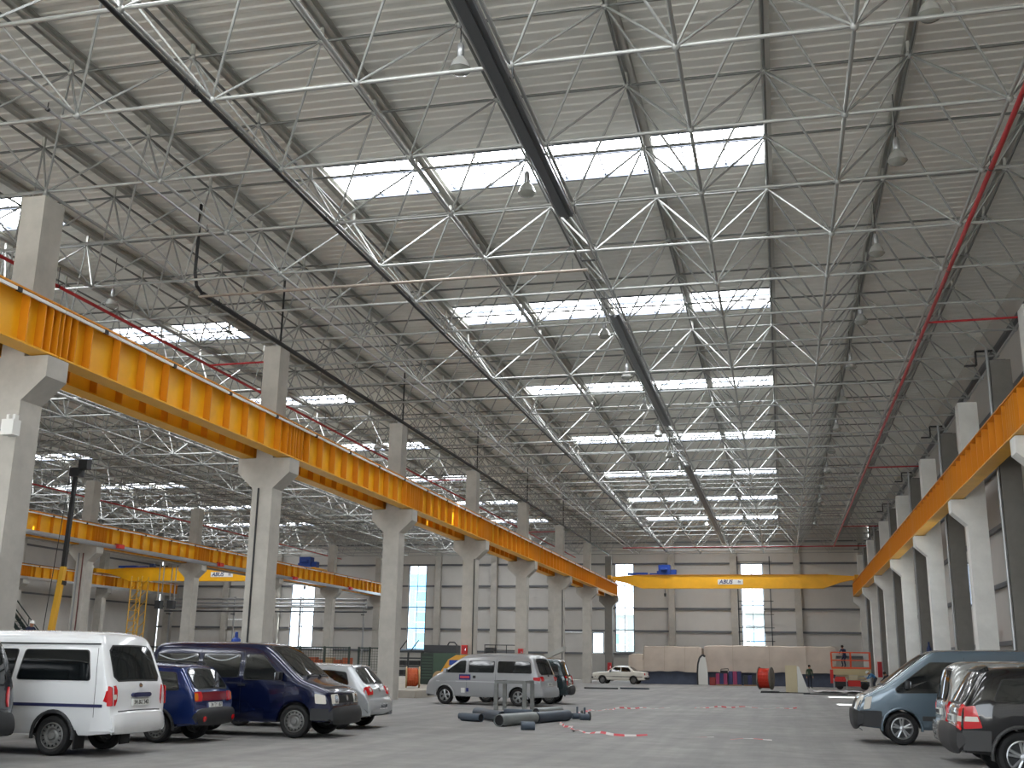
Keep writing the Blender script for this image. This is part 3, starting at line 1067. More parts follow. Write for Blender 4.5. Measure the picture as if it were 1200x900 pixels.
# ---- 4 navy van, nose towards the nave
v = Vehicle('panel_van', 'navy blue passenger van with black bumper, nose towards the nave', (-11.32, 22.72, 0), 0, paint('paint_navy', (12, 21, 54), .25, .2),
    [(-2.22, .34), (-2.30, .46), (-2.30, .62), (-2.24, .68), (-2.22, 1.1), (-2.10, 1.78), (-2.0, 1.88), (-1.7, 1.915), (.25, 1.915), (.62, 1.86), (1.40, 1.22), (1.50, 1.16), (2.00, .99), (2.10, .90), (2.14, .62), (2.20, .54), (2.20, .36), (2.12, .30)],
    .90, 1.12, 1.91, .14, .30, (-1.45, 1.36), .335, r=.12, lf=.55, af=.14, lower=.0, style='vent', rim_m=M_rimst, tyre_w=.21)
v.side_window([(-2.0, 1.2), (-1.94, 1.66), (-.98, 1.68), (-.98, 1.2)]); v.side_window([(-.84, 1.2), (-.84, 1.68), (.02, 1.68), (.02, 1.2)]); v.side_window([(.16, 1.16), (.16, 1.68), (.56, 1.66), (1.05, 1.16)])
v.end_window('windshield', 1.24, 1.82, .74, .62, rear=False); v.end_window('rear_window', 1.2, 1.72, .68, .6)
v.end_patch('grille', .70, .86, -.40, .40, M_black, rear=False, off=.014, depth=.04, ns=3, ny=8, rnd=.02)
for z in (.74, .78, .82):
    v.end_patch('grille_slat', z - .008, z + .008, -.39, .39, M_plastic, rear=False, off=.022, depth=.02, ns=1, ny=8, rnd=.003)
em = v.end_patch('emblem', .73, .85, -.06, .06, M_chrome, rear=False, off=.03, depth=.02, ns=5, ny=4, rnd=.058)
for sd in (-1, 1):
    a, b = (.42, .74) if sd > 0 else (-.74, -.42)
    h_ = v.end_patch('headlight', .69, .88, a, b, M_tailw, rear=False, off=.02, depth=.08, ns=3, ny=4, rnd=.03)
    v.end_patch('headlight_lens', .71, .86, (.46 if sd > 0 else -.62), (.62 if sd > 0 else -.46), M_chrome, rear=False, off=.028, depth=.02, parent=h_, ns=3, ny=3, rnd=.03)
v.bumper(.33, .60, False, M_plastic, .06, .80); v.bumper(.34, .58, True, M_plastic, .05)
for sd in (-1, 1):
    v.side_patch('bumper_side', [(2.10, .36), (2.10, .60), (1.72, .60), (1.72, .36)], sd, M_plastic, .02, .05, rnd=.03)
    v.side_patch('headlight_side', [(2.05, .69), (2.02, .87), (1.80, .90), (1.82, .70)], sd, M_tailw, .012, .03, rnd=.03)
v.plate(.49, .0, rear=False, txt='34 VK 318')
v.mirrors(1.02, 1.24, M_black); v.handle(.12, 1.04, M_black); v.handle(-.9, 1.04, M_black)
v.seam([(.10, .45), (.10, 1.75)]); v.seam([(-.92, .45), (-.92, 1.75)]); v.seam([(1.12, .6), (1.12, 1.1)])
v.trim(-.9, 1.0, .74, .03, M_navy if False else MATS['paint_navy'])
for y0 in (-.5, .1):
    v.wiper(y0, 1.2, y0 + .45, 1.26, rear=False)
v.end_patch('bonnet_seam', 1.0, 1.012, -.7, .7, M_black, rear=False, off=.004, depth=.02, ns=1, ny=8, rnd=.002)
M_curt = mat('curtain_pale', (196, 200, 204), .7)
for sd in (-1, 1):
    for x0, x1 in ((-1.93, -1.03), (-.80, -.03)):
        v.side_tube('curtain_rail', [(x0 + (x1 - x0) * k / 8, 1.64 - .10 * math.sin(PI * k / 8)) for k in range(9)], sd, .012, M_curt)

# ---- 5 silver hatchback
v = Vehicle('hatchback_car', 'silver hatchback with red tail lights beyond the navy van', (-11.62, 25.95, 0), PI, paint('paint_silver', (188, 192, 196), .35, .25),
    [(-1.98, .32), (-2.08, .42), (-2.08, .62), (-2.02, .70), (-1.95, .92), (-1.86, 1.0), (-1.50, 1.40), (-1.40, 1.455), (-.5, 1.485), (0, 1.48), (.4, 1.40), (1.12, 1.0), (1.5, .92), (1.95, .76), (2.1, .55), (2.1, .38), (2.02, .28)],
    .88, .92, 1.48, .20, .25, (-1.30, 1.28), .315, r=.11, lr=.6, ar=.1, style='spoke', rim_m=M_rim, cat='car')
v.side_window([(-1.52, 1.02), (-1.40, 1.30), (-1.0, 1.33), (-.72, 1.34), (-.70, .98)]); v.side_window([(-.6, .98), (-.6, 1.34), (.15, 1.34), (.75, .98)])
v.end_window('rear_window', 1.04, 1.36, .60, .50); v.end_window('windshield', 1.05, 1.38, .68, .55, rear=False)
for sd in (-1, 1):
    a, b = (.46, .83) if sd > 0 else (-.83, -.46)
    tl = v.end_patch('tail_light', .78, .96, a, b, M_tail, off=.022, depth=.1, ns=3, ny=4, rnd=.04)
    v.end_patch('reversing_lens', .85, .92, sd * .58 - .05, sd * .58 + .05, M_tailw, off=.03, depth=.02, parent=tl, ns=3, ny=3, rnd=.03)
v.plate(.52, .0, txt='34 FZ 609'); v.bumper(.36, .68, True, v.paint, .03); v.wiper(0, 1.02, -.3, 1.07)
v.end_patch('emblem', .84, .92, -.05, .05, M_chrome, off=.012, depth=.02, ns=3, ny=3, rnd=.038)
v.mirrors(.62, 1.02, v.paint); v.handle(-.45, .9, v.paint); v.seam([(-.66, .36), (-.66, .96)])
v.end_patch('roof_spoiler', 1.39, 1.43, -.55, .55, v.paint, off=.03, depth=.05, ns=2, ny=6, rnd=.02)

# ---- 6 silver minivan by the pipes
ang = math.atan2(.54, -3.13)
c = Vector((-11.11, 41.35, 0)) + Vector((math.cos(ang - PI / 2), math.sin(ang - PI / 2), 0)) * -.80
c = Vector((-11.0, 42.15, 0))
v = Vehicle('passenger_van', 'silver passenger van with blue door stickers behind the steel trestle', c, ang, paint('paint_silver_grey', (164, 166, 168), .35, .28),
    [(-2.40, .34), (-2.48, .46), (-2.46, .66), (-2.38, .74), (-2.36, 1.0), (-2.28, 1.12), (-2.02, 1.74), (-1.88, 1.86), (-1.5, 1.905), (.4, 1.90), (.9, 1.82), (1.75, 1.22), (1.95, 1.14), (2.35, .92), (2.48, .70), (2.50, .45), (2.44, .30)],
    .90, 1.12, 1.90, .16, .30, (-1.45, 1.63), .33, r=.14, lr=.5, ar=.07, style='spoke', rim_m=M_rim)
v.side_window([(-2.0, 1.20), (-1.92, 1.58), (-1.80, 1.62), (-.62, 1.62), (-.62, 1.20)]); v.side_window([(-.44, 1.20), (-.44, 1.62), (.60, 1.62), (.60, 1.20)]); v.side_window([(.76, 1.18), (.76, 1.62), (1.0, 1.60), (1.62, 1.18)])
v.end_window('rear_window', 1.16, 1.70, .66, .58); v.end_window('windshield', 1.24, 1.80, .70, .58, rear=False)
for sd in (-1, 1):
    tl = v.end_patch('tail_light', .92, 1.08, *((.55, .84) if sd > 0 else (-.84, -.55)), M_tail, off=.022, depth=.1, ns=3, ny=4, rnd=.03)
    v.side_patch('tail_light_side', [(-2.34, .92), (-2.34, 1.06), (-2.08, 1.06), (-2.08, .94)], sd, M_tail, .012, .03, rnd=.02)
    v.side_patch('door_sticker', [(1.0, .92), (1.0, 1.12), (.52, 1.12), (.52, .92)], sd, mat('sticker_blue', (24, 36, 110), .4), .01, .012, rnd=.01)
    v.side_patch('sticker_band', [(.96, .98), (.96, 1.06), (.56, 1.06), (.56, .98)], sd, mat('sticker_red', (206, 70, 80), .4), .013, .008, rnd=.01)
    v.side_patch('door_sticker', [(.92, .44), (.92, .62), (.76, .62), (.76, .44)], sd, M_white, .01, .012, rnd=.01)
    v.side_patch('door_sticker', [(.70, .48), (.70, .62), (.60, .62), (.60, .48)], sd, MATS['sticker_blue'], .01, .012, rnd=.01)
    v.side_patch('fuel_flap', [(.42, .98), (.42, 1.08), (.30, 1.08), (.30, .98)], sd, M_black, .01, .012, rnd=.02)
v.trim(-2.2, 2.0, .86, .035, mat('trim_silver', (196, 198, 200), .3, .3))
v.plate(.80, txt='34 AN 775'); v.bumper(.36, .66, True, v.paint, .035); v.mirrors(1.55, 1.24, v.paint); v.arch_trim(v.paint)
v.seam([(.68, .4), (.68, 1.7)]); v.seam([(-.53, .4), (-.53, 1.7)])
v.end_patch('rear_wiper_base', 1.08, 1.12, -.06, .06, M_black, off=.03, depth=.04, ns=2, ny=2, rnd=.015)

# ---- 7 dark green minivan behind it
v = Vehicle('minivan', 'dark green minivan parked behind the silver passenger van', (-10.5, 44.95, 0), PI + .03, paint('paint_darkgreen', (30, 46, 50), .35),
    [(-2.0, .36), (-2.1, .46), (-2.1, .64), (-2.02, .70), (-2.0, 1.0), (-1.92, 1.12), (-1.72, 1.66), (-1.6, 1.74), (-1.2, 1.77), (.4, 1.76), (.8, 1.68), (1.5, 1.12), (1.95, .92), (2.1, .7), (2.1, .42), (2.04, .32)],
    .86, 1.04, 1.76, .14, .32, (-1.3, 1.3), .31, r=.12, style='steel')
v.side_window([(-1.7, 1.12), (-1.62, 1.5), (-.6, 1.5), (-.6, 1.12)]); v.side_window([(-.45, 1.12), (-.45, 1.5), (.7, 1.5), (1.2, 1.12)])
v.end_window('rear_window', 1.1, 1.6, .62, .56); v.end_window('windshield', 1.18, 1.66, .68, .56, rear=False)
for sd in (-1, 1):
    tl = v.end_patch('tail_light', .74, 1.1, *((.66, .82) if sd > 0 else (-.82, -.66)), M_tail, off=.024, depth=.1, ns=4, ny=3, rnd=.03)
    v.end_patch('reversing_lens', .92, 1.0, *((.68, .80) if sd > 0 else (-.80, -.68)), M_tailw, off=.03, depth=.02, parent=tl, ns=2, ny=2, rnd=.01)
v.plate(.88, txt='34 KL 230'); v.bumper(.40, .66, True, M_plastic, .05); v.mirrors(1.3, 1.15, M_plastic); v.wiper(0, 1.08, -.3, 1.2); v.arch_trim()

# ---- 8 white saloon far down the hall
v = Vehicle('saloon_car', 'old white saloon car parked far down the hall by the end columns', (-13.35, 93.6, 0), PI - .12, paint('paint_cream', (220, 216, 204), 0, .35),
    [(-2.25, .36), (-2.32, .46), (-2.32, .62), (-2.26, .70), (-2.24, .92), (-2.15, .98), (-1.5, 1.0), (-1.38, 1.03), (-.95, 1.36), (-.8, 1.41), (.2, 1.42), (.35, 1.38), (.9, 1.0), (1.05, .96), (2.1, .88), (2.24, .80), (2.28, .55), (2.22, .32)],
    .84, .94, 1.42, .18, .30, (-1.32, 1.34), .31, r=.08, style='steel', cat='car')
v.side_window([(-1.12, 1.0), (-.88, 1.30), (-.32, 1.32), (-.32, 1.0)]); v.side_window([(-.22, 1.0), (-.22, 1.32), (.24, 1.32), (.62, 1.0)])
v.end_window('rear_window', 1.06, 1.34, .62, .52); v.end_window('windshield', 1.04, 1.34, .66, .54, rear=False)
for sd in (-1, 1):
    v.end_patch('tail_light', .72, .88, *((.55, .8) if sd > 0 else (-.8, -.55)), M_tail, off=.02, depth=.06, ns=2, ny=3, rnd=.02)
    v.end_patch('headlight', .62, .80, *((.5, .76) if sd > 0 else (-.76, -.5)), M_tailw, rear=False, off=.02, depth=.06, ns=2, ny=3, rnd=.02)
v.plate(.62); v.bumper(.42, .56, True, M_plastic, .06); v.bumper(.42, .56, False, M_plastic, .06); v.trim(-2.1, 2.0, .58, .05); v.handle(-.25, .92, M_chrome); v.mirrors(.6, 1.02, M_plastic)

# ---- 9 blue-grey van on the right, nose to the left
v = Vehicle('delivery_van', 'blue-grey delivery van with dark front bumper by the right columns', (4.02, 26.78, 0), PI, paint('paint_steelblue', (98, 114, 126), .35, .25),
    [(-2.60, .36), (-2.68, .5), (-2.66, .7), (-2.62, 1.2), (-2.55, 1.85), (-2.40, 1.98), (-1.9, 2.02), (.62, 2.00), (.95, 1.93), (1.86, 1.24), (2.02, 1.16), (2.38, .98), (2.48, .80), (2.52, .58), (2.50, .36), (2.40, .28)],
    .96, 1.15, 2.0, .14, .32, (-1.45, 1.58), .345, r=.12, lf=.8, af=.12, lower=.0, style='spoke', rim_m=M_rim, tyre_w=.22)
v.side_window([(.30, 1.12), (.30, 1.74), (.92, 1.72), (1.66, 1.18), (1.62, 1.08)]); 
v.side_window([(-.95, 1.2), (-.95, 1.74), (.10, 1.74), (.10, 1.2)]); v.side_window([(-2.4, 1.2), (-2.4, 1.74), (-1.15, 1.74), (-1.15, 1.2)])
v.end_window('windshield', 1.24, 1.88, .80, .68, rear=False)
v.end_window('rear_window', 1.25, 1.75, .7, .66)
v.end_patch('grille', .74, .92, -.42, .42, M_black, rear=False, off=.016, depth=.04, ns=3, ny=8, rnd=.04)
for sd in (-1, 1):
    v.end_patch('headlight', .72, 1.0, *((.5, .86) if sd > 0 else (-.86, -.5)), M_tailw, rear=False, off=.022, depth=.1, ns=4, ny=4, rnd=.04)
    v.side_patch('headlight_side', [(2.36, .72), (2.30, .98), (2.16, 1.0), (2.22, .74)], sd, M_tailw, .012, .03, rnd=.03)
    v.side_patch('lower_cladding', [(2.44, .36), (2.44, .70), (1.98, .70), (1.98, .36)], sd, M_plastic, .014, .05, rnd=.03)
v.bumper(.34, .70, False, M_plastic, .06); v.bumper(.4, .62, True, M_plastic, .06)
v.trim(-2.3, 1.15, .56, .10, M_plastic); v.arch_trim(v.paint); v.mirrors(1.42, 1.26, M_black)
v.plate(.52, rear=False, txt='34 DU 463'); v.seam([(.2, .42), (.2, 1.85)]); v.handle(.36, 1.0, M_black)
v.end_patch('bonnet_panel', 1.0, 1.14, -.72, .72, mat('bonnet_dark', (48, 52, 58), .3, coat=.5), rear=False, off=.006, depth=.02, ns=4, ny=8, rnd=.04)

# ---- 10 silver minivan between the van and the black one
v = Vehicle('minivan', 'silver minivan squeezed between the blue-grey van and the black off-roader', (4.86, 21.9, 0), 0, paint('paint_champagne', (150, 152, 150), .4, .25),
    [(-2.08, .36), (-2.16, .48), (-2.16, .66), (-2.10, .74), (-2.10, 1.0), (-2.05, 1.12), (-1.95, 1.58), (-1.80, 1.70), (-1.45, 1.73), (.5, 1.72), (.9, 1.64), (1.6, 1.1), (2.0, .9), (2.15, .65), (2.15, .4), (2.08, .32)],
    .85, 1.05, 1.72, .14, .3, (-1.3, 1.3), .31, r=.16, lr=.5, ar=.08, style='steel')
v.side_window([(-1.8, 1.12), (-1.72, 1.5), (-.6, 1.5), (-.6, 1.12)]); v.side_window([(-.45, 1.12), (-.45, 1.5), (.8, 1.5), (1.3, 1.12)])
v.end_window('rear_window', 1.08, 1.58, .64, .56); v.end_window('windshield', 1.16, 1.62, .68, .56, rear=False)
for sd in (-1, 1):
    v.end_patch('tail_light', .76, 1.05, *((.66, .8) if sd > 0 else (-.8, -.66)), M_tail, off=.02, depth=.1, ns=4, ny=3, rnd=.03)
v.plate(.86); v.bumper(.4, .68, True, v.paint, .04); v.wiper(0, 1.06, .3, 1.3); v.mirrors(1.4, 1.12, v.paint)

# ---- 11 black off-roader cut by the picture edge
v = Vehicle('off_roader', 'black off-roader with grey cladding and tall red tail lights', (4.70, 18.95, 0), 0, paint('paint_black', (12, 13, 17), .1, .15),
    [(-2.10, .40), (-2.22, .50), (-2.22, .72), (-2.14, .78), (-2.12, 1.02), (-2.05, 1.10), (-1.80, 1.52), (-1.70, 1.60), (-1.3, 1.645), (.3, 1.64), (.7, 1.56), (1.3, 1.12), (1.6, 1.06), (2.1, .95), (2.22, .7), (2.22, .45), (2.12, .34)],
    .90, 1.06, 1.64, .17, .36, (-1.32, 1.32), .36, r=.12, lr=.6, ar=.09, style='spoke', rim_m=M_rim, tyre_w=.23, cat='car')
v.side_window([(-1.66, 1.14), (-1.5, 1.46), (-.75, 1.5), (-.75, 1.12)]); v.side_window([(-.62, 1.12), (-.62, 1.5), (.1, 1.5), (.1, 1.12)]); v.side_window([(.22, 1.12), (.22, 1.5), (.6, 1.48), (1.1, 1.12)])
v.end_window('rear_window', 1.10, 1.54, .64, .56); v.end_window('windshield', 1.16, 1.56, .68, .56, rear=False)
for sd in (-1, 1):
    tl = v.end_patch('tail_light', .72, 1.08, *((.58, .82) if sd > 0 else (-.82, -.58)), M_tail, off=.024, depth=.12, ns=5, ny=4, rnd=.02)
    v.end_patch('reversing_lens', .84, .92, *((.60, .78) if sd > 0 else (-.78, -.60)), M_tailw, off=.032, depth=.02, parent=tl, ns=2, ny=2, rnd=.01)
    v.side_patch('tail_light_side', [(-2.12, .74), (-2.09, 1.06), (-1.94, 1.08), (-1.86, .76)], sd, M_tail, .014, .03, rnd=.02)
    v.side_patch('reversing_lens', [(-2.10, .85), (-2.09, .92), (-1.92, .92), (-1.90, .85)], sd, M_tailw, .018, .012, rnd=.01)
M_clad = mat('cladding_grey', (58, 58, 58), .55)
for sd in (-1, 1):
    v.side_patch('cladding', [(-2.14, .43), (-2.14, .72), (-1.74, .72), (-1.76, .43)], sd, M_clad, .012, .04, rnd=.02)
    v.side_patch('cladding', [(-.92, .38), (-.92, .60), (.92, .60), (.92, .38)], sd, M_clad, .012, .04, rnd=.02)
    v.side_patch('cladding', [(1.76, .43), (1.74, .68), (2.1, .68), (2.1, .43)], sd, M_clad, .012, .04, rnd=.02)
v.plate(.86, -.0, txt='34 ZE 941'); v.bumper(.44, .74, True, mat('bumper_grey', (50, 50, 51), .6), .08); v.arch_trim(MATS['cladding_grey'])
v.end_patch('roof_spoiler', 1.55, 1.60, -.6, .6, v.paint, off=.05, depth=.07, ns=2, ny=6, rnd=.02)
v.mirrors(1.0, 1.14, v.paint); v.handle(-.6, .98, v.paint); v.seam([(-.68, .75), (-.68, 1.1)])
# ================================================================== OVERHEAD CRANES
def bridge_crane(x0, x1, y, label, blue_left, plate_x):
    t = thing('bridge_crane', ((x0 + x1) / 2, y, 0), 0, label, 'crane', 'bridge cranes')
    h = (x1 - x0) / 2
    zt, zb = 9.80, 8.55
    poly = [(-h + .2, 9.36), (-h + .2, 9.66), (-h + 2.4, zt), (h - 2.4, zt), (h - .2, 9.66), (h - .2, 9.36), (h - 1.4, 9.1), (h - 3.0, zb), (-h + 3.0, zb), (-h + 1.4, 9.1)]
    g = MB().prism(poly, -.28, .28)
    g.build('box_girder', M_yel, t)
    MB().box((0, 0, zt + .015), (2 * h - 5, .75, .03)).build('girder_cap', M_yeld, t)
    for s in (-1, 1):
        e = MB().box((s * (h - .12), 0, 9.50), (.34, 3.4, .36)).box((s * (h - .12), 1.45, 9.36), (.2, .5, .12)).box((s * (h - .12), -1.45, 9.36), (.2, .5, .12))
        ec = e.build('end_carriage', M_yel, t)
        for q in (-1.4, 1.4):
            MB().lathe([(.001, -.05), (.16, -.05), (.16, .05), (.001, .05)], 14, 'X', (s * (h - .12), q, 9.46)).build('wheel', M_dksteel, ec)
    # name plate with lettering
    p = MB().box((plate_x, -.295, 9.15), (2.3, .02, .46)).build('name_plate', M_white, t)
    l = link('lettering', text_mesh('ABUS', .5, mat('letter_navy', (24, 38, 96), .5), .006, .22, .012), p, (plate_x - .42, -.312, 9.15))
    l.rotation_euler = (PI / 2, 0, 0)
    l = link('lettering', text_mesh('8t', .34, MATS['letter_navy'], .006), p, (plate_x + .82, -.312, 9.15))
    l.rotation_euler = (PI / 2, 0, 0)
    # electrics and hoist, all blue
    bx = blue_left
    hb = MB()
    hb.box((bx, 0, 10.28), (1.1, .9, .9)).box((bx + .85, .05, 10.05), (.5, .7, .5)).box((bx - .62, 0, 10.0), (.2, .6, .36)).tube((bx - .3, -.5, 10.3), (bx + .3, -.5, 10.3), .16, 10)
    hb.build('hoist_unit', M_blue, t)
    MB().box((-h + 2.6, 0, 9.93), (1.9, .5, .2)).box((-h + 4.2, 0, 9.9), (.9, .4, .16)).build('drive_cover', M_blue, t)
    MB().box((-h + 5.2, 0, 10.0), (.45, .4, .4)).build('control_box', mat('blue_dark', (36, 52, 88), .5), t)
    MB().tube((bx, -.1, 8.5), (bx, -.1, 8.1), .02, 6).tube((bx, -.1, 8.1), (bx, -.1, 7.8), .12, 8, r2=.08).build('hook_block', M_dksteel, t)
    return t
bridge_crane(ROWS[2] + .66, XR - .69, 104.2, 'yellow overhead bridge crane spanning the nave before the far wall', -6.1, -.02)
bridge_crane(ROWS[0] + .66, ROWS[1] - .66, 94.0, 'yellow overhead bridge crane spanning the far left aisle', 9.8, 1.4)

# ================================================================== LAMPS, TRAYS AND PIPES UNDER THE ROOF
def lamp(x, y, z):
    t = thing('high_bay_lamp', (x, y, z), 0, 'clear bell-shaped high-bay lamp hanging in the roof frame', 'lamp', 'high-bay lamps in the roof frame')
    MB().lathe([(.001, .42), (.05, .42), (.07, .36), (.075, .16), (.05, .12), (.001, .12)], 14).build('ballast_housing', M_galv, t, 40)
    MB().lathe([(.06, .13), (.10, .10), (.17, .0), (.215, -.13), (.225, -.15), (.215, -.15), (.16, -.01), (.09, .09), (.05, .12)], 20).build('reflector', mat('lamp_reflector', (214, 216, 214), .18, .6), t, 40)
    MB().lathe([(.215, -.15), (.17, -.21), (.09, -.235), (.001, -.24)], 18).build('lens', mat('lamp_lens', (150, 152, 146), .1, .2), t, 50)
    MB().tube((0, 0, .42), (0, 0, ZR - .3 - z), .012, 5).build('suspension_rod', M_dksteel, t)
    return t
proto_lamp = None
LY = [18.1, 23.95, 29.8, 36.2, 42.0, 47.8, 53.6, 59.5, 65.7, 71.9, 78.1, 84.3, 90.5]
ORD_L = ORD + ['thirteenth']
def put_lamps(x, ys, row):
    global proto_lamp
    for k, y in enumerate(ys):
        lb = 'bell-shaped high-bay lamp %s, %s from the far wall' % (row, ORD_L[len(ys) - 1 - k])
        if proto_lamp is None: proto_lamp = lamp(x, y, 12.92)
        else: copy_tree(proto_lamp, loc=(x, y, 12.92), label=lb)
    proto_lamp['label'] = 'bell-shaped high-bay lamp in the red sprinkler main row, thirteenth from the far wall'
put_lamps(3.02, LY, 'in the red sprinkler main row')
put_lamps(-5.62, [y for k, y in enumerate(LY) if k != 2], 'in the dark cable tray row')
LA = [29.8, 42.2, 54.6, 67.0, 79.5, 92]
put_lamps(-21.0, LA, 'in the inner aisle row')
put_lamps(-28.4, LA, 'in the middle row of the aisle')
put_lamps(-36.0, LA, 'in the outer aisle row')

def hung_run(name, label, cat, x, y0, y1, z, r, m, hang=True, step=SPAN / 2, n=8, top=None):
    t = thing(name, (x, y0, z), 0, label, cat)
    MB().tube((0, 0, 0), (0, y1 - y0, 0), r, n).build('pipe', m, t, 50)
    if hang:
        hm = MB().tube((0, 0, 0), (0, 0, (top or ZB) - z - .06), .012, 4).lathe([(r + .015, -.03), (r + .015, .03)], 10, 'Y').mesh('hanger', M_dksteel)
        y = 1.0
        while y < y1 - y0:
            link('hanger', hm, t, (0, y, 0))
            y += step
    return t
# busbar tray in the middle of the nave
t = thing('cable_tray', (-4.5, 4, 11.78), 0, 'long dark cable tray hanging in line down the middle of the nave roof', 'cable tray')
for a, b in ((4, 23.3), (30.9, 46.8), (56.8, 95)):
    tr = MB().box((0, (a + b) / 2 - 4, 0), (.30, b - a, .02)).box((-.15, (a + b) / 2 - 4, .05), (.02, b - a, .11)).box((.15, (a + b) / 2 - 4, .05), (.02, b - a, .11)).box((.03, (a + b) / 2 - 4, -.04), (.08, b - a, .06))
    tr.build('tray_run', mat('tray_dark', (92, 95, 98), .35, .5), t)
MB().tube((-.2, 0, .03), (-.2, 94, .03), .025, 6).tube((.2, 0, .03), (.2, 94, .03), .02, 6).build('conduit', M_galv, t, 50)
hm = MB().box((0, 0, .05), (.46, .04, .03)).tube((-.2, 0, .05), (-.2, 0, .28), .012, 4).tube((.2, 0, .05), (.2, 0, .28), .012, 4).mesh('hanger', M_dksteel)
for k in range(30):
    link('hanger', hm, t, (0, .6 + 3.109 * k, 0))
hung_run('black_pipe', 'thin black pipe slung along a bottom chord above the parked vans', 'pipe', -10.32, 3, 104, 11.95, .05, M_black)
hung_run('conduit_pipe', 'thin pale conduit beside the bottom chord nearest the left beam', 'pipe', -13.5, 3, 104, 11.92, .028, M_galv)
t = hung_run('drain_pipe', 'black drain pipe with a riser elbow running along the column tops', 'pipe', -16.05, 27.0, 105, 11.9, .075, M_black, step=12.4)
MB().path([(0, 0, 0), (0, -.35, .12), (0, -.5, .5), (0, -.5, 2.6)], .05, 8).build('riser', M_black, t, 50)
for k in range(6):
    MB().tube((.12, 12.4 * k + 5, 0), (.12, 12.4 * k + 5, 2.2), .035, 6).build('riser', M_black, t)
t = thing('cross_pipe', (-16, 26.75, 11.72), 0, 'single rusty-grey pipe crossing the nave below the roof frame', 'pipe')
MB().tube((0, 0, 0), (11.4, 0, 0), .042, 8).build('pipe', mat('pipe_rusty', (150, 140, 130), .5, .3), t, 50)
hm = MB().tube((0, 0, 0), (0, 0, .35), .01, 4).mesh('hanger', M_dksteel)
for x in (2.65, 5.2, 8.65, 11.0): link('hanger', hm, t, (x, 0, 0))
t = hung_run('sprinkler_pipe', 'red sprinkler main along the right side of the nave roof', 'pipe', 4.69, 3, 98.4, 11.8, .055, M_red, step=6.2)
for y in (8.6, 33.47, 59.0, 84.4):
    MB().tube((0, y - 3, 0), (2.75, y - 3, .02), .035, 8).build('branch_pipe', M_red, t, 50)
MB().tube((-18.4, 95.4, 0), (2.7, 95.4, 0), .05, 8).build('branch_pipe', M_red, t, 50)
t = hung_run('sprinkler_pipe', 'red sprinkler main in the aisle just behind the nave columns', 'pipe', -19.1, 5, 104, 11.5, .05, M_red, step=6.2)
for y in (33.0, 58.0, 83.0):
    MB().tube((0, y - 5, 0), (2.35, y - 5, .02), .035, 8).build('branch_pipe', M_red, t, 50)
hung_run('sprinkler_pipe', 'red sprinkler main in the far left aisle', 'pipe', -43.3, 25, 104, 11.5, .05, M_red, step=6.2)
# aisle: pale pipe seen under the runway beam
hung_run('heating_pipe', 'pale steel pipe slung under the aisle roof frame', 'pipe', -28.2, 20, 104, 11.9, .06, M_steel, step=6.2)

# ================================================================== STEEL TRESTLE AND PIPES ON THE FLOOR
M_gsteel = mat('trestle_grey', (122, 124, 122), .55, .3, noise_scale=4, noise_amt=.2)
t = thing('steel_trestle', (-8.95, 37.3, 0), 0, 'grey steel trestle frame standing on the floor in front of the silver passenger van', 'trestle')
L, Wd, H = 1.08, 1.3, .9
for sx in (-1, 1):
    for sy in (-1, 1):
        MB().box((sx * (L / 2 - .05), sy * (Wd / 2 - .05), H / 2), (.13, .11, H)).build('leg', M_gsteel, t)
for sy in (-1, 1):
    MB().box((0, sy * (Wd / 2 - .05), H + .04), (L, .10, .09)).build('top_rail', M_gsteel, t)
for sx in (-1, 1):
    MB().box((sx * (L / 2 - .05), 0, H + .09), (.1, Wd + .06, .02)).build('cap_plate', M_gsteel, t)
M_pvc = mat('pipe_slate', (74, 84, 96), .45, .2, noise_scale=2, noise_amt=.15)
M_pvcl = mat('pipe_grey', (128, 134, 134), .45, .2, noise_scale=2, noise_amt=.15)
def floor_pipe(a, b, r, m, label, z=None):
    a, b = Vector((a[0], a[1], r)), Vector((b[0], b[1], r))
    if z is not None: a.z, b.z = z
    t = thing('pipe_length', a.xy.to_3d(), 0, label, 'pipe')
    d = b - a
    o = Vector((0, 0, a.z))
    n = d.normalized()
    e = n.orthogonal().normalized()
    f = n.cross(e)
    mb = MB()
    N = 14
    ring = [(0, r), (1, r), (1, r * .88), (0, r * .88)]
    for q, rr in ring:
        for k in range(N):
            an = 2 * PI * k / N
            mb.v.append(tuple(o + d * q + (e * math.cos(an) + f * math.sin(an)) * rr))
    for j in range(4):
        j2 = (j + 1) % 4
        for k in range(N):
            k2 = (k + 1) % N
            mb.f.append((j * N + k, j * N + k2, j2 * N + k2, j2 * N + k))
            mb.mi.append(0)
    mb.build('tube', m, t, 40)
    bl = o + d * .5
    for q in (.02, .98):
        MB().tube(o + d * q, o + d * (q + .004), r * .87, 12).build('dark_bore', M_black, t)
    return t
floor_pipe((-7.12, 28.0), (-6.62, 29.9), .155, M_pvcl, 'thick pale grey pipe lying on the floor at the front of the pipe heap')
floor_pipe((-6.60, 30.0), (-6.1, 32.0), .15, M_pvc, 'thick slate pipe end to end with the pale grey pipe on the floor')
floor_pipe((-8.85, 32.2), (-7.5, 29.9), .15, M_pvc, 'thick slate blue pipe slanting behind the pale grey pipe in the heap')
floor_pipe((-8.75, 30.3), (-8.1, 29.9), .11, M_pvc, 'slim slate pipe at the outer end of the pipe heap')
floor_pipe((-9.1, 31.2), (-8.6, 31.05), .085, M_pvc, 'short thin slate pipe offcut lying beyond the heap end')
floor_pipe((-8.6, 34.6), (-7.5, 34.3), .09, M_pvc, 'long thin slate pipe lying just before the trestle')
floor_pipe((-7.3, 33.2), (-6.9, 34.9), .14, M_pvcl, 'grey pipe lying under the end of the trestle')
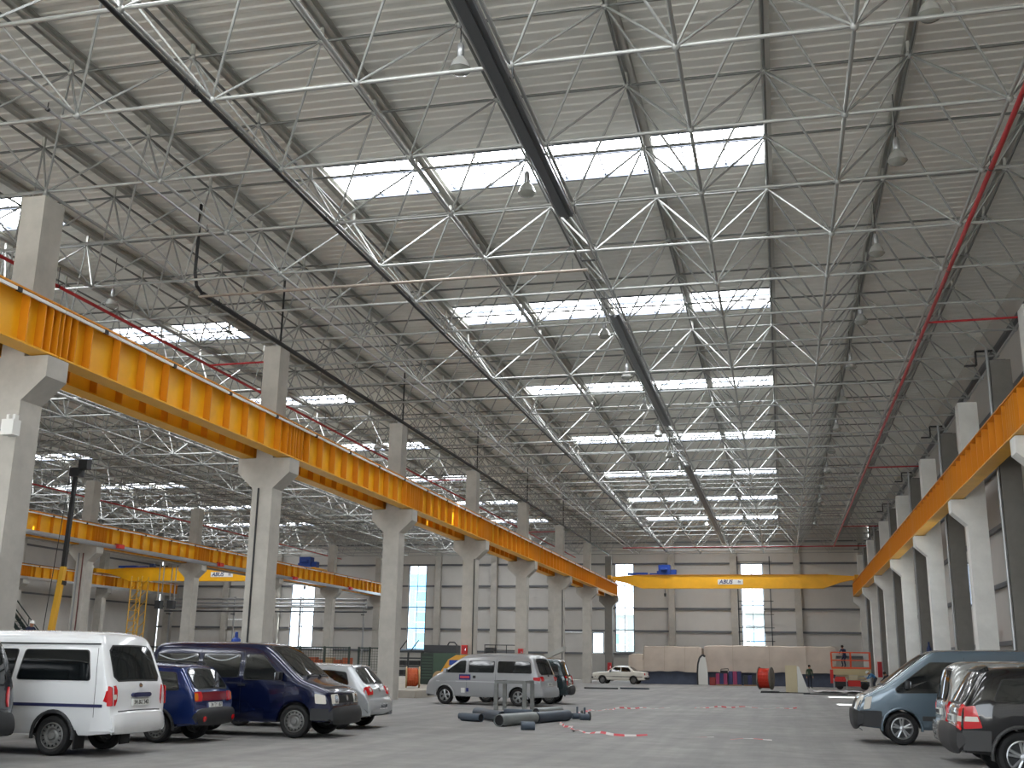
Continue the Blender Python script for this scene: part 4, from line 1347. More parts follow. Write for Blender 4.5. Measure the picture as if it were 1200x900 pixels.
floor_pipe((-6.6, 33.2), (-5.9, 33.3), .08, M_pvc, 'thin slate pipe with fittings beside the heap towards the nave')
floor_pipe((-6.3, 27.0), (-5.98, 27.1), .1, M_pvc, 'short slate pipe stub lying alone before the heap')
def floor_valve(x, y, label):
    t = thing('pipe_fitting', (x, y, 0), .4, label, 'pipe fitting')
    MB().lathe([(.001, -.14), (.09, -.14), (.09, .14), (.001, .14)], 12, 'X', (0, 0, .1)).build('body', M_pvc, t, 40)
    MB().lathe([(.001, -.02), (.13, -.02), (.13, .02), (.001, .02)], 12, 'X', (.14, 0, .13)).build('flange', M_dksteel, t, 40)
    MB().tube((0, 0, .18), (0, 0, .36), .03, 8).build('branch', M_pvc, t)
    return t
floor_valve(-5.95, 32.75, 'small flanged pipe fitting with upright branch at the end of the heap')
floor_valve(-5.65, 32.3, 'small flanged pipe fitting lying furthest out from the heap')

# ---- barrier tape on the floor: red and white striped ribbon
M_tr = mat('tape_red', (204, 84, 92), .5)
M_tw = mat('tape_white', (206, 202, 200), .5)
def tape(pts, label, w=.03, step=.2):
    P_ = [Vector((p[0], p[1], 0)) for p in pts]
    dense = []
    for a, b in zip(P_[:-1], P_[1:]):
        n = max(1, int((b - a).length / step))
        dense += [a.lerp(b, k / n) for k in range(n)]
    dense.append(P_[-1])
    mb = MB()
    for k, p in enumerate(dense):
        q = dense[min(k + 1, len(dense) - 1)] - dense[max(k - 1, 0)]
        n = Vector((-q.y, q.x, 0)).normalized()
        wob = math.sin(k * 1.7) * .04 + math.sin(k * .61) * .08
        z = .012 + .02 * (1 + math.sin(k * 1.1))
        tw = .5 + .5 * math.cos(k * .37)
        mb.v += [tuple(p + n * (wob + w) + Vector((0, 0, z + .05 * (1 - tw)))), tuple(p + n * (wob - w * tw) + Vector((0, 0, z)))]
    for k in range(len(dense) - 1):
        mb.f.append((2 * k, 2 * k + 1, 2 * k + 3, 2 * k + 2))
        mb.mi.append(k % 2)
    o = mb.build('barrier_tape', [M_tr, M_tw], None)
    return tag(o, label, 'tape', 'barrier tapes on the floor')
tape([(-6.1, 30.4), (-5.2, 27.6), (-4.4, 25.9), (-3.8, 25.5), (-3.1, 25.8)], 'red and white barrier tape trailing from the pipe heap towards the entrance')
tape([(-2.0, 25.8), (-1.75, 25.6), (-1.55, 25.7)], 'short crumpled scrap of red and white barrier tape alone on the floor')
tape([(-1.2, 25.4), (-.9, 25.55), (-.3, 25.7)], 'red and white barrier tape scrap lying nearest the blue-grey van')
tape([(-6.6, 35.5), (-6.3, 39.0), (-5.4, 41.2), (-4.2, 42.3)], 'red and white barrier tape trailing from the trestle towards the far wall')
tape([(-3.3, 42.9), (-2.6, 44.2), (-1.5, 45.0), (-.6, 44.8), (.5, 45.4)], 'long red and white barrier tape across the middle of the open floor')

# ================================================================== FAR END OF THE NAVE
M_tarp = mat('tarpaulin_beige', (190, 176, 162), .65, noise_scale=.8, noise_amt=.1, bump=.25, bump_scale=2.5)
M_stack = mat('stack_navy', (72, 80, 98), .6, noise_scale=1.5, noise_amt=.2)
def tarp_stack(x0, x1, y, d, h, band, label, steps):
    t = thing('covered_stack', ((x0 + x1) / 2, y, 0), 0, label, 'covered stack')
    L = x1 - x0
    MB().box((0, d / 2 + .15, band / 2 + .05), (L - .3, d - .3, band + .1)).build('panel_stack', M_stack, t)
    nx, ny = 60, 8
    mb = MB()
    prof_ = [(0, band), (.02, band + .5), (.06, h * .62), (.12, h * .72), (.35, h * .98), (.7, h), (d * .6, h), (d, h * .97), (d + .1, band)]
    for i in range(nx + 1):
        u = i / nx
        x = -L / 2 + L * u
        hs = 1.0
        for sx, sv in steps:
            if x < -L / 2 + sx: hs = sv
        for yy, zz in prof_:
            n = noise.noise(Vector((x * .9, yy * 2, zz * 1.3)))
            z = band + (zz - band) * hs
            e = .25 * max(0, 1 - min(x + L / 2, L / 2 - x) / .3)
            mb.v.append((x, yy + .12 * n + e * .5, z + (.06 * n if zz > band + .1 else .10 * n) - e * (.4 if zz > band + .2 else 0)))
    m_ = len(prof_)
    for i in range(nx):
        for j in range(m_ - 1):
            a = i * m_ + j
            mb.f.append((a, a + 1, a + m_ + 1, a + m_))
            mb.mi.append(0)
    for i in (0, nx):
        mb.f.append(tuple(i * m_ + j for j in range(m_)))
        mb.mi.append(0)
    mb.build('tarpaulin', M_tarp, t, 50)
    for k in range(3):
        x = -L / 2 + L * (k + .8) / 3.6
        mb = MB().path([(x, -.10, band + .1), (x, -.02, h * .62), (x, .3, h + .03), (x, d * .6, h + .06)], .012, 4)
        mb.build('tie_rope', mat('rope', (150, 138, 120), .8), t)
    return t
tarp_stack(-13.0, -6.75, 96.0, 3.2, 3.15, 1.05, 'beige tarpaulin stack with a stepped top on dark blue panels behind the white saloon', [(1.3, .68)])
tarp_stack(-6.55, 4.3, 96.4, 3.2, 3.28, 1.08, 'long beige tarpaulin stack on dark blue panels behind the red cable drum', [])
t = thing('arched_panel', (-6.62, 95.2, 0), 0, 'upright pale panel with an arched dark edge between the two tarpaulin stacks', 'panel')
arc = [(-.42, .02), (-.42, 1.0), (-.36, 1.7), (-.22, 2.2), (.02, 2.45), (.24, 2.3), (.36, 1.6), (.42, .9), (.42, .02)]
MB().prism(arc, -.05, .05).build('board', mat('board_white', (214, 214, 208), .6), t)
e_ = MB()
for a, b in zip(arc[:-1], arc[1:]):
    if a[0] < .1: e_.tube((a[0], 0, a[1]), (b[0], 0, b[1]), .09, 6)
e_.build('rubber_edge', M_dksteel, t, 50)
def crate(x, y, w, h, m, m2, label):
    t = thing('wrapped_crate', (x, y, 0), 0, label, 'crate')
    MB().box((0, 0, .06), (w, .9, .1)).build('pallet', mat('pallet_wood', (150, 120, 88), .8), t)
    n = 3
    for k in range(n):
        MB().box((-w / 2 + w * (k + .5) / n, 0, .11 + h / 2), (w / n - .03, .86, h)).build('pack', m if k % 2 == 0 else m2, t)
    return t
M_mag = mat('wrap_magenta', (150, 52, 92), .5)
M_nvy = mat('wrap_navy', (40, 46, 92), .5)
crate(-5.05, 95.2, .95, .85, M_mag, M_nvy, 'magenta and navy wrapped crate nearest the arched panel')
crate(-3.95, 95.15, 1.05, 1.05, M_nvy, M_mag, 'taller navy and magenta wrapped crate beside the dark bundle')
crate(-2.75, 95.2, 1.0, .75, mat('wrap_dark', (48, 52, 56), .6), M_nvy, 'dark wrapped crate at the end of the crate row by the cable drum')
t = thing('red_box', (-5.8, 95.25, 0), 0, 'small dull red box beside the arched panel', 'box')
MB().box((0, 0, .3), (.5, .6, .6)).build('body', mat('red_dull', (140, 54, 48), .6), t)
MB().box((0, 0, .62), (.54, .64, .04)).build('lid', mat('red_dull', (140, 54, 48)), t)
t = thing('welding_set', (-4.85, 95.2, .97), 0, 'dark machine with handle lying on the magenta crate', 'machine')
MB().box((0, 0, .12), (.6, .4, .22)).build('case', M_black, t)
MB().path([(-.25, 0, .23), (-.25, 0, .34), (.35, 0, .4), (.35, 0, .23)], .03, 6).build('handle', M_dksteel, t)

def cable_drum(x, y, z, R, w, rz, mc, mf, label, rc):
    t = thing('cable_drum', (x, y, z), rz, label, 'cable drum', 'cable drums')
    for s in (-1, 1):
        f = MB().lathe([(.001, -.03), (R, -.03), (R, .03), (.001, .03)], 28, 'X', (s * w / 2, 0, R))
        fo = f.build('flange', mf, t, 30)
        for k in range(3):
            MB().box((s * (w / 2 + .035), 0, R), (.012, R * 1.7, .1), M=Matrix.Rotation(k * PI / 3, 3, 'X')).build('batten', mf, fo)
        MB().lathe([(.001, -.05), (.07, -.05), (.07, .05), (.001, .05)], 10, 'X', (s * w / 2, 0, R)).build('hub_bush', M_dksteel, fo)
    mb = MB()
    n = int(w / .075)
    for layer, rr in ((0, rc), (1, rc - .04)):
        for k in range(n):
            x_ = -w / 2 + .06 + (w - .12) * (k + .5 * layer) / n
            ring = []
            for q in range(20):
                a = 2 * PI * q / 20
                ring.append((x_ + .015 * math.sin(a * 2 + k), math.cos(a) * (rr + .008 * math.sin(5 * a + k)), R + math.sin(a) * rr))
            mb.path(ring + [ring[0]], .036, 5)
    mb.build('cable', mc, t, 60)
    MB().lathe([(rc - .05, -w / 2), (rc - .05, w / 2)], 20, 'X', (0, 0, R)).build('barrel', mf, t, 40)
    return t
M_ply = mat('drum_wood', (182, 156, 118), .75, noise_scale=3, noise_amt=.15)
M_orng = mat('cable_orange', (196, 92, 50), .5)
M_redc = mat('cable_red', (204, 58, 40), .5)
cable_drum(-1.28, 82.2, 0, .78, .86, -.25, M_redc, mat('drum_grey', (128, 122, 114), .7), 'big cable drum wound with bright red cable before the tarpaulin stack', .66)
# leaning white board with triangular brace
t = thing('braced_board', (.65, 73.2, 0), 0, 'plywood board standing upright with triangular white side brace', 'board')
MB().box((-.2, 0, .86), (.72, .05, 1.66)).build('board', mat('ply_board', (196, 184, 152), .7), t)
MB().prism([(.17, .03), (.17, 1.66), (.3, 1.6), (.85, .03)], -.02, .02).build('side_brace', mat('brace_white', (212, 212, 206), .5), t)
MB().box((.1, 0, .02), (1.6, .8, .04)).build('base_board', M_dksteel, t)
# scrap of dark profiles and bright foil next to it
t = thing('foil_sheet', (3.3, 76.5, 0), 0, 'crumpled bright plastic sheet lying by the scissor lift', 'plastic sheet')
mb = MB()
nx, ny = 22, 10
for i in range(nx + 1):
    for j in range(ny + 1):
        x, y = -1.5 + 3 * i / nx, -2.0 + 4 * j / ny
        mb.v.append((x, y, .02 + max(0, .14 * noise.noise(Vector((x * 2.2, y * 1.4, 3))) + .07)))
for i in range(nx):
    for j in range(ny):
        a = i * (ny + 1) + j
        mb.f.append((a, a + 1, a + ny + 2, a + ny + 1)); mb.mi.append(0)
mb.build('sheet', mat('foil_white', (226, 228, 232), .2, .2), t)
def floor_bar(x, y, L, rz, label, m=None, s=(.1, .06)):
    t = thing('steel_profile', (x, y, 0), rz, label, 'steel bar')
    MB().box((0, 0, .012), (L, s[0], .02)).box((0, 0, s[1] - .012), (L, s[0], .02)).box((0, 0, s[1] / 2), (L, .02, s[1])).build('bar', m or M_dksteel, t)
    return t
floor_bar(-.6, 72.0, 1.9, .5, 'dark steel profile on the floor before the braced board')
floor_bar(-.9, 74.4, 1.2, -.3, 'short dark steel profile behind the braced board')
floor_bar(2.4, 70.5, 2.6, .1, 'long dark steel profile between the board and the scissor lift')
floor_bar(-9.6, 74.0, 2.0, -.2, 'long blue-grey steel profile lying beyond the dark green minivan', M_pvc, (.2, .1))
floor_bar(-11.6, 72.5, 2.2, .08, 'flat grey steel profile on the floor by the nave columns', M_dksteel, (.2, .1))
def rubble(x, y, n, sp, cols, label, name='timber_pile'):
    t = thing(name, (x, y, 0), 0, label, 'debris pile')
    for k in range(n):
        L = random.uniform(.4, 1.1)
        MB().box((0, 0, 0), (L, random.uniform(.1, .25), random.uniform(.06, .16))).build('timber', random.choice(cols), t, loc=(random.uniform(-sp, sp), random.uniform(-sp, sp) * .6, .1 + .1 * (k % 3)), rz=random.uniform(0, 3))
    return t
M_brick = mat('timber_rust', (164, 84, 54), .8)
M_wood = mat('timber_tan', (170, 140, 104), .8)
rubble(-13.0, 66.0, 9, .9, [M_brick, M_wood, M_redb], 'rusty red timber and scrap pile beyond the dark green minivan')
rubble(-16.0, 39.5, 7, .9, [M_wood, M_dksteel], 'low pile of tan timber by the column behind the silver hatchback')

# ---- scissor lift
t = thing('scissor_lift', (4.97, 88.6, 0), 0, 'orange and cream scissor lift with railed platform by the right columns', 'lift')
M_or = mat('lift_orange', (222, 84, 34), .45)
M_crm = mat('lift_cream', (196, 182, 140), .55)
MB().box((0, 0, .42), (2.5, 1.0, .34)).build('chassis', M_dksteel, t)
for sx in (-1, 1):
    for sy in (-1, 1):
        MB().lathe([(.001, -.12), (.18, -.12), (.26, -.09), (.26, .09), (.18, .12), (.001, .12)], 16, 'Y', (sx * .9, sy * .45, .26)).build('wheel', M_rubber, t, 35)
for k in range(2):
    for sy in (-.4, .4):
        for q in (-1, 1):
            MB().tube((-q * 1.1, sy, .62 + k * .24), (q * 1.1, sy, .86 + k * .24), .05, 4).build('scissor_arm', M_crm, t)
MB().box((0, 0, 1.30), (2.8, 1.15, .44)).build('deck', M_crm, t)
MB().box((0, 0, 1.58), (2.86, 1.2, .14)).build('toe_board', M_or, t)
for sy in (-.57, .57):
    for z in (2.14, 2.72):
        MB().box((0, sy, z), (2.86, .06, .08)).build('guard_rail', M_or, t)
for x in (-1.4, -.0, 1.4):
    for sy in (-.57, .57):
        MB().box((x, sy, 2.18), (.07, .07, 1.1)).build('guard_post', M_or, t)
for x in (-1.4, 1.4):
    MB().box((x, 0, 2.72), (.06, 1.15, .08)).build('guard_rail', M_or, t)
MB().box((-1.45, -.6, .95), (.22, .12, 1.0)).build('ladder_panel', M_redb, t)
MB().box((.15, -.58, .46), (.9, .14, .44)).build('engine_cover', M_redb, t)
MB().box((.1, -.56, .88), (.62, .12, .34)).build('control_cabinet', mat('cream_box', (206, 196, 164), .5), t)
MB().box((-.85, -.57, .78), (.7, .14, .3)).build('battery_cover', M_redb, t)
t = thing('generator', (4.05, 86.9, 0), 0, 'small red generator in a tube frame before the scissor lift', 'generator')
MB().box((0, 0, .42), (.7, .45, .34)).build('engine', M_black, t)
MB().box((0, 0, .70), (.8, .5, .2)).build('fuel_tank', M_redb, t)
for sx in (-1, 1):
    MB().path([(sx * .45, -.28, .0), (sx * .45, -.28, .78), (sx * .45, .28, .78), (sx * .45, .28, .0)], .03, 6).build('frame', M_galv, t, 50)
# ---- fire boxes, hose
def fire_point(x, y, rz, label, z=.7, h=1.2, w=.42):
    t = thing('fire_cabinet', (x, y, z), rz, label, 'fire cabinet', 'red fire cabinets on columns')
    MB().box((0, 0, h / 2), (w, .2, h)).build('cabinet', M_redb, t)
    MB().box((0, -.105, h / 2), (w - .07, .015, h - .1)).build('door', M_red, t)
    MB().box((w / 2 - .07, -.12, h / 2), (.03, .02, .12)).build('handle', M_chrome, t)
    return t
fire_point(XR + .05, COLY[7] - .47, 0, 'red fire cabinet on a whitish right column beyond the scissor lift', .9)
fire_point(ROWS[2] + .1, COLY[8] - .47, 0, 'red fire cabinet on the dark end column behind the white saloon', .9, .8, .36)
fire_point(ROWS[2] - .1, COLY[4] - .47, 0, 'small red alarm box on the nave column behind the yellow compressor', 1.98, .46, .3)
fire_point(ROWS[2] + .05, COLY[5] - .47, 0, 'small red alarm box on the nave column beyond the silver passenger van', 1.98, .46, .3)
t = thing('fire_hose', (8.1, 47.4, 2.75), 0, 'coiled red fire hose hanging on the right wall under a red pipe', 'hose')
for k in range(3):
    pts = []
    for q in range(19):
        a = 2 * PI * q / 18
        pts.append((.05 * (k - 1), math.sin(a) * (.30 + .02 * k), .16 + math.cos(a) * (.42 + .02 * k)))
    MB().path(pts, .028, 6).build('hose_coil', M_redb, t, 60)
MB().box((.1, 0, .45), (.2, .3, .05)).build('hook', M_dksteel, t)
MB().tube((.08, -.35, .3), (.08, -.35, 9.0), .035, 8).build('riser_pipe', M_red, t, 50)
MB().tube((0, 0, -.3), (0, 0, -.75), .04, 8, r2=.02).build('nozzle', M_redb, t)
t = thing('access_ladder', (-2.4, YF - .75, 0), 0, 'thin steel scaffold ladder standing before the far wall window', 'ladder')
for x in (-1.55, 1.5):
    MB().tube((x, 0, 0), (x, 0, 11.9), .05, 6).build('stile', M_dksteel, t)
for k in range(9):
    MB().tube((-1.6, 0, 1.4 + 1.25 * k), (1.75, 0, 1.4 + 1.25 * k), .035, 5).build('rung', M_dksteel, t)

# ================================================================== AISLE BEHIND THE VANS
sl = MB().box((-22.9, 66, .15), (14.3, 38, .34))
tag(sl.build('trim_1', mat('slab_concrete', (166, 160, 150), .85, noise_scale=1, noise_amt=.15)), 'raised concrete slab of the aisle behind the columns', 'slab', kind='structure')
SZ = .33
cable_drum(-17.45, 51.6, SZ - .01, .5, .62, .35, M_orng, M_ply, 'wooden cable drum wound with orange cable by the nave column', .40)
cable_drum(-16.6, 53.6, SZ - .01, .40, .5, 1.1, M_wood, M_ply, 'smaller bare wooden cable drum behind the orange one', .24)
M_grn = mat('machine_green', (64, 88, 72), .5, noise_scale=2, noise_amt=.1)
M_dgrn = mat('machine_green_dark', (40, 54, 48), .5)
t = thing('machine_cabinet', (-18.6, 60.3, SZ), 0, 'green machine cabinet with dark louvred side behind the cable drums', 'machine')
MB().box((.25, 0, .85), (1.3, 1.4, 1.7)).build('cabinet', M_grn, t)
MB().box((-.75, 0, .85), (.7, 1.4, 1.7)).build('side_unit', M_dgrn, t)
for k in range(8):
    MB().box((-.75, -.71, .35 + .16 * k), (.6, .03, .05)).build('louvre', M_grn, t)
MB().box((-.05, 0, 1.92), (1.9, 1.1, .42)).build('top_unit', M_dksteel, t)
MB().path([(.3, -.3, 2.13), (.4, -.3, 2.3), (.7, -.3, 2.3), (.85, -.3, 2.13)], .04, 6).build('exhaust', M_dksteel, t, 50)
t = thing('storage_rack', (-20.75, 60.4, SZ), 0, 'dark steel rack with slanting bars beside the green machine cabinet', 'rack')
for x in (-.8, 0, .8):
    MB().box((x, 0, .9), (.08, .08, 1.8)).build('upright', M_dksteel, t)
for z in (.45, .95, 1.4, 1.75):
    MB().box((0, 0, z), (1.75, .5, .08)).build('shelf', M_dksteel, t)
for x in (-.6, .1):
    MB().tube((x, 0, 1.75), (x + .5, 0, 2.4), .035, 6).build('slanting_bar', M_dksteel, t)
for x, z in ((-.4, 1.14), (.4, 1.14), (-.45, .62), (.45, .62)):
    MB().box((x, 0, z), (.55, .4, .26)).build('tool_case', M_black, t)
t = thing('compressor', (-16.3, 55.7, SZ), .2, 'rounded yellow compressor with dark vent behind the silver passenger van', 'compressor')
MB().prism([(-1.0, .25), (-.9, .8), (-.55, 1.35), (-.15, 1.58), (1.0, 1.6), (1.15, 1.2), (1.15, .25)], -.6, .6).build('hood', mat('compressor_yellow', (216, 156, 34), .4), t)
MB().box((-.25, -.61, 1.2), (.5, .03, .26)).build('vent', M_blue, t)
MB().box((.1, 0, .2), (2.3, 1.0, .16)).build('chassis', M_dksteel, t)
for s in (-1, 1):
    MB().lathe([(.001, -.1), (.2, -.1), (.3, -.08), (.3, .08), (.2, .1), (.001, .1)], 18, 'Y', (.1, s * .68, .3)).build('wheel', M_rubber, t, 35)
def mesh_fence(x0, x1, y, z0, h, label, posts=4):
    t = thing('mesh_fence', ((x0 + x1) / 2, y, z0), 0, label, 'fence', 'green machine guards')
    L = x1 - x0
    for k in range(posts):
        MB().box((-L / 2 + L * k / (posts - 1), 0, h / 2), (.07, .07, h)).build('post', M_dgrn, t)
    for z in (.1, h - .05):
        MB().box((0, 0, z), (L, .05, .06)).build('rail', M_dgrn, t)
    n = int(L / .12)
    mb = MB()
    for k in range(n):
        mb.box((-L / 2 + L * (k + .5) / n, 0, h / 2), (.012, .012, h - .1))
    for k in range(int(h / .12)):
        mb.box((0, 0, .1 + .12 * k), (L, .012, .012))
    tag(mb.build('wire_mesh', M_dgrn, t), kind='stuff')
    return t
mesh_fence(-23.2, -19.5, 48.4, SZ, 1.85, 'long dark green mesh guard beyond the silver hatchback')
mesh_fence(-19.2, -18.1, 48.8, SZ, 1.85, 'short dark green mesh guard beside the nave column', 3)
t = thing('test_bench', (-21.4, 50.2, SZ), 0, 'bench of rusty red machine parts behind the green mesh guard', 'bench')
MB().box((0, 0, .8), (2.8, .9, .1)).build('bench_top', M_dksteel, t)
for sx in (-1, 1):
    for sy in (-1, 1):
        MB().box((sx * 1.25, sy * .35, .38), (.1, .1, .76)).build('leg', M_dksteel, t)
for k in range(6):
    MB().box((-1.1 + .44 * k, 0, 1.05 + .05 * (k % 2)), (.34, .5, .4 + .1 * (k % 2))).build('machine_part', M_brick if k % 3 else M_wood, t)
t = thing('guard_rail_platform', (-18.9, 75.2, SZ), 0, 'dark steel platform with handrail between the nave columns', 'platform')
MB().box((0, 0, 1.62), (2.4, 1.4, .1)).build('deck', M_dksteel, t)
for sx in (-1, 1):
    for sy in (-1, 1):
        MB().box((sx * 1.1, sy * .6, .79), (.1, .1, 1.58)).build('leg', M_dksteel, t)
for x in (-1.15, -.4, .4, 1.15):
    MB().tube((x, -.66, 1.65), (x, -.66, 2.4), .03, 6).build('rail_post', M_dksteel, t)
for z in (2.05, 2.4):
    MB().tube((-1.18, -.66, z), (1.18, -.66, z), .03, 6).build('handrail', M_dksteel, t)
MB().box((-.9, .1, 1.95), (.6, .8, .56)).build('switch_box', M_dksteel, t)
# leaning chute next to the nave columns
t = thing('steel_chute', (-15.3, 74.5, 0), 0, 'grey steel chute leaning up to the nave column', 'chute')
MB().prism([(-.9, 1.6), (-.9, 1.9), (.9, 2.7), (.9, 2.4)], -.4, .4).build('trough', M_purlin, t)
MB().box((-.5, 0, .9), (.5, .7, 1.8)).build('stand', M_dksteel, t)
t = thing('pressure_vessel', (-20.9, 40.0, 0), 0, 'red tank with blue shoulder and neck standing in the aisle behind the navy van', 'tank')
MB().lathe([(.001, .0), (.20, .0), (.20, 2.18), (.001, 2.18)], 18).build('tank', M_redb, t, 40)
MB().lathe([(.20, 2.18), (.17, 2.3), (.07, 2.38), (.06, 2.58), (.001, 2.6)], 18).build('neck', M_blue, t, 40)

# ---- truck crane with yellow boom
t = thing('truck_crane', (-35.2, 48.0, 0), 0, 'mobile crane with upright yellow and black boom behind the white minibus', 'crane')
MB().box((0, 0, 1.05), (6.5, 2.4, .4)).build('chassis', M_dksteel, t)
for x in (-2.4, -.9, 2.2):
    for s in (-1, 1):
        MB().lathe([(.001, -.14), (.3, -.14), (.5, -.1), (.5, .1), (.3, .14), (.001, .14)], 20, 'Y', (x, s * 1.05, .5)).build('wheel', M_rubber, t, 35)
MB().box((2.5, 0, 1.75), (1.3, 2.3, 1.1)).build('cab', M_yel, t)
MB().box((0, 0, 1.75), (1.1, 1.3, 1.0)).build('slew_turret', M_yel, t)
M_boomy = mat('boom_yellow', (206, 158, 46), .5)
MB().tube((0, 0, 2.2), (.12, .3, 5.9), .18, 4, r2=.17).build('boom_base', M_boomy, t)
MB().tube((.12, .3, 5.0), (.13, .32, 5.2), .21, 4).build('boom_collar', M_black, t)
MB().tube((.12, .3, 5.9), (.05, .5, 10.7), .14, 4, r2=.12).build('boom_extension', M_black, t)
MB().box((.1, .5, 10.75), (.55, .5, .45)).box((.6, .4, 11.12), (.5, .4, .5)).build('boom_head', M_black, t)
MB().tube((-.25, -.25, 2.4), (.15, -.1, 10.6), .02, 5).build('hoist_rope', M_black, t)
MB().box((-1.15, -.78, 1.35), (1.8, .8, .2)).build('red_deck', M_redb, t)
# ---- staircase, mast, hoist boxes and pipe bridge further left
t = thing('steel_staircase', (-61.3, 80, 0), 0, 'green steel staircase with handrails by the far left wall', 'stairs')
for sy in (-.5, .5):
    MB().prism([(-3.2, 6.6), (-3.2, 6.9), (3.4, .3), (3.4, 0), (3.1, 0)], sy - .04, sy + .04).build('stringer', M_dgrn, t)
    MB().tube((-3.2, sy, 7.9), (3.4, sy, 1.3), .05, 6).build('handrail', M_dgrn, t)
    for k in range(5):
        x = -3.1 + 1.6 * k
        MB().tube((x, sy, 6.7 - 1.6 * k), (x, sy, 7.8 - 1.6 * k), .035, 5).build('rail_post', M_dgrn, t)
tm = MB().box((0, 0, 0), (.32, .95, .04)).mesh('tread', M_dgrn)
for k in range(22):
    link('tread', tm, t, (-3.0 + .29 * k, 0, 6.55 - .29 * k))
t = thing('lattice_mast', (-54.0, 85, 0), 0, 'yellow lattice mast standing in the far left aisle', 'mast')
for sx in (-.5, .5):
    for sy in (-.5, .5):
        MB().tube((sx, sy, 0), (sx, sy, 8.3), .06, 5).build('chord', M_boomy, t)
for k in range(9):
    for sy in (-.5, .5):
        MB().tube((-.5, sy, .9 * k), (.5, sy, .9 * k + .9), .035, 5).build('lacing', M_boomy, t)
    MB().tube((-.5, -.5, .9 * k), (.5, -.5, .9 * k), .035, 5).build('rung', M_boomy, t)
t = thing('pipe_bridge', (-52.3, 105.6, 0), 0, 'grey steel pipe bridge crossing the far left aisle before the end wall', 'pipe rack')
for z, r in ((7.55, .12), (7.15, .10), (6.8, .14), (6.3, .08)):
    MB().tube((-11.5, 0, z), (11.4, 0, z), r, 8).build('pipe', M_galv if r > .09 else M_dksteel, t, 50)
for x in (-11, -3.5, 4, 11):
    MB().box((x, .25, 3.9), (.14, .14, 7.8)).build('post', M_galv, t)
    MB().box((x, 0, 6.0), (.14, .7, .1)).build('bracket', M_dksteel, t)
t = thing('hoist_controls', (-51.9, 85.9, 5.6), 0, 'grey control boxes hanging on rods in the far left aisle', 'control box')
for x in (-.6, .6):
    MB().box((x, 0, .35), (.55, .5, .7)).build('box', M_dksteel, t)
    MB().tube((x - .2, 0, .7), (x - .2, 0, 6.48), .05, 6).build('rod', M_galv, t)
    MB().tube((x + .2, 0, .7), (x + .2, 0, 6.48), .05, 6).build('rod', M_galv, t)
MB().box((0, 0, 2.3), (2.4, .6, .12)).build('cross_bar', M_galv, t)
def collector(x, y, z, label):
    t = thing('current_collector', (x, y, z), 0, label, 'collector', 'red current collectors on the beams')
    MB().box((0, 0, 0), (.22, .6, .2)).build('housing', M_redb, t)
    MB().box((-.05, 0, .13), (.1, .9, .06)).build('shoe', M_red, t)
for n, y in enumerate((59.2, 71.8, 84.5, 96.8)):
    collector(ROWS[1] + 1.16, y, 8.06, 'red current collector under the middle aisle runway beam, %s of four' % ORD[n])
collector(ROWS[0] + 1.16, 87.0, 8.06, 'red current collector under the far left runway beam')

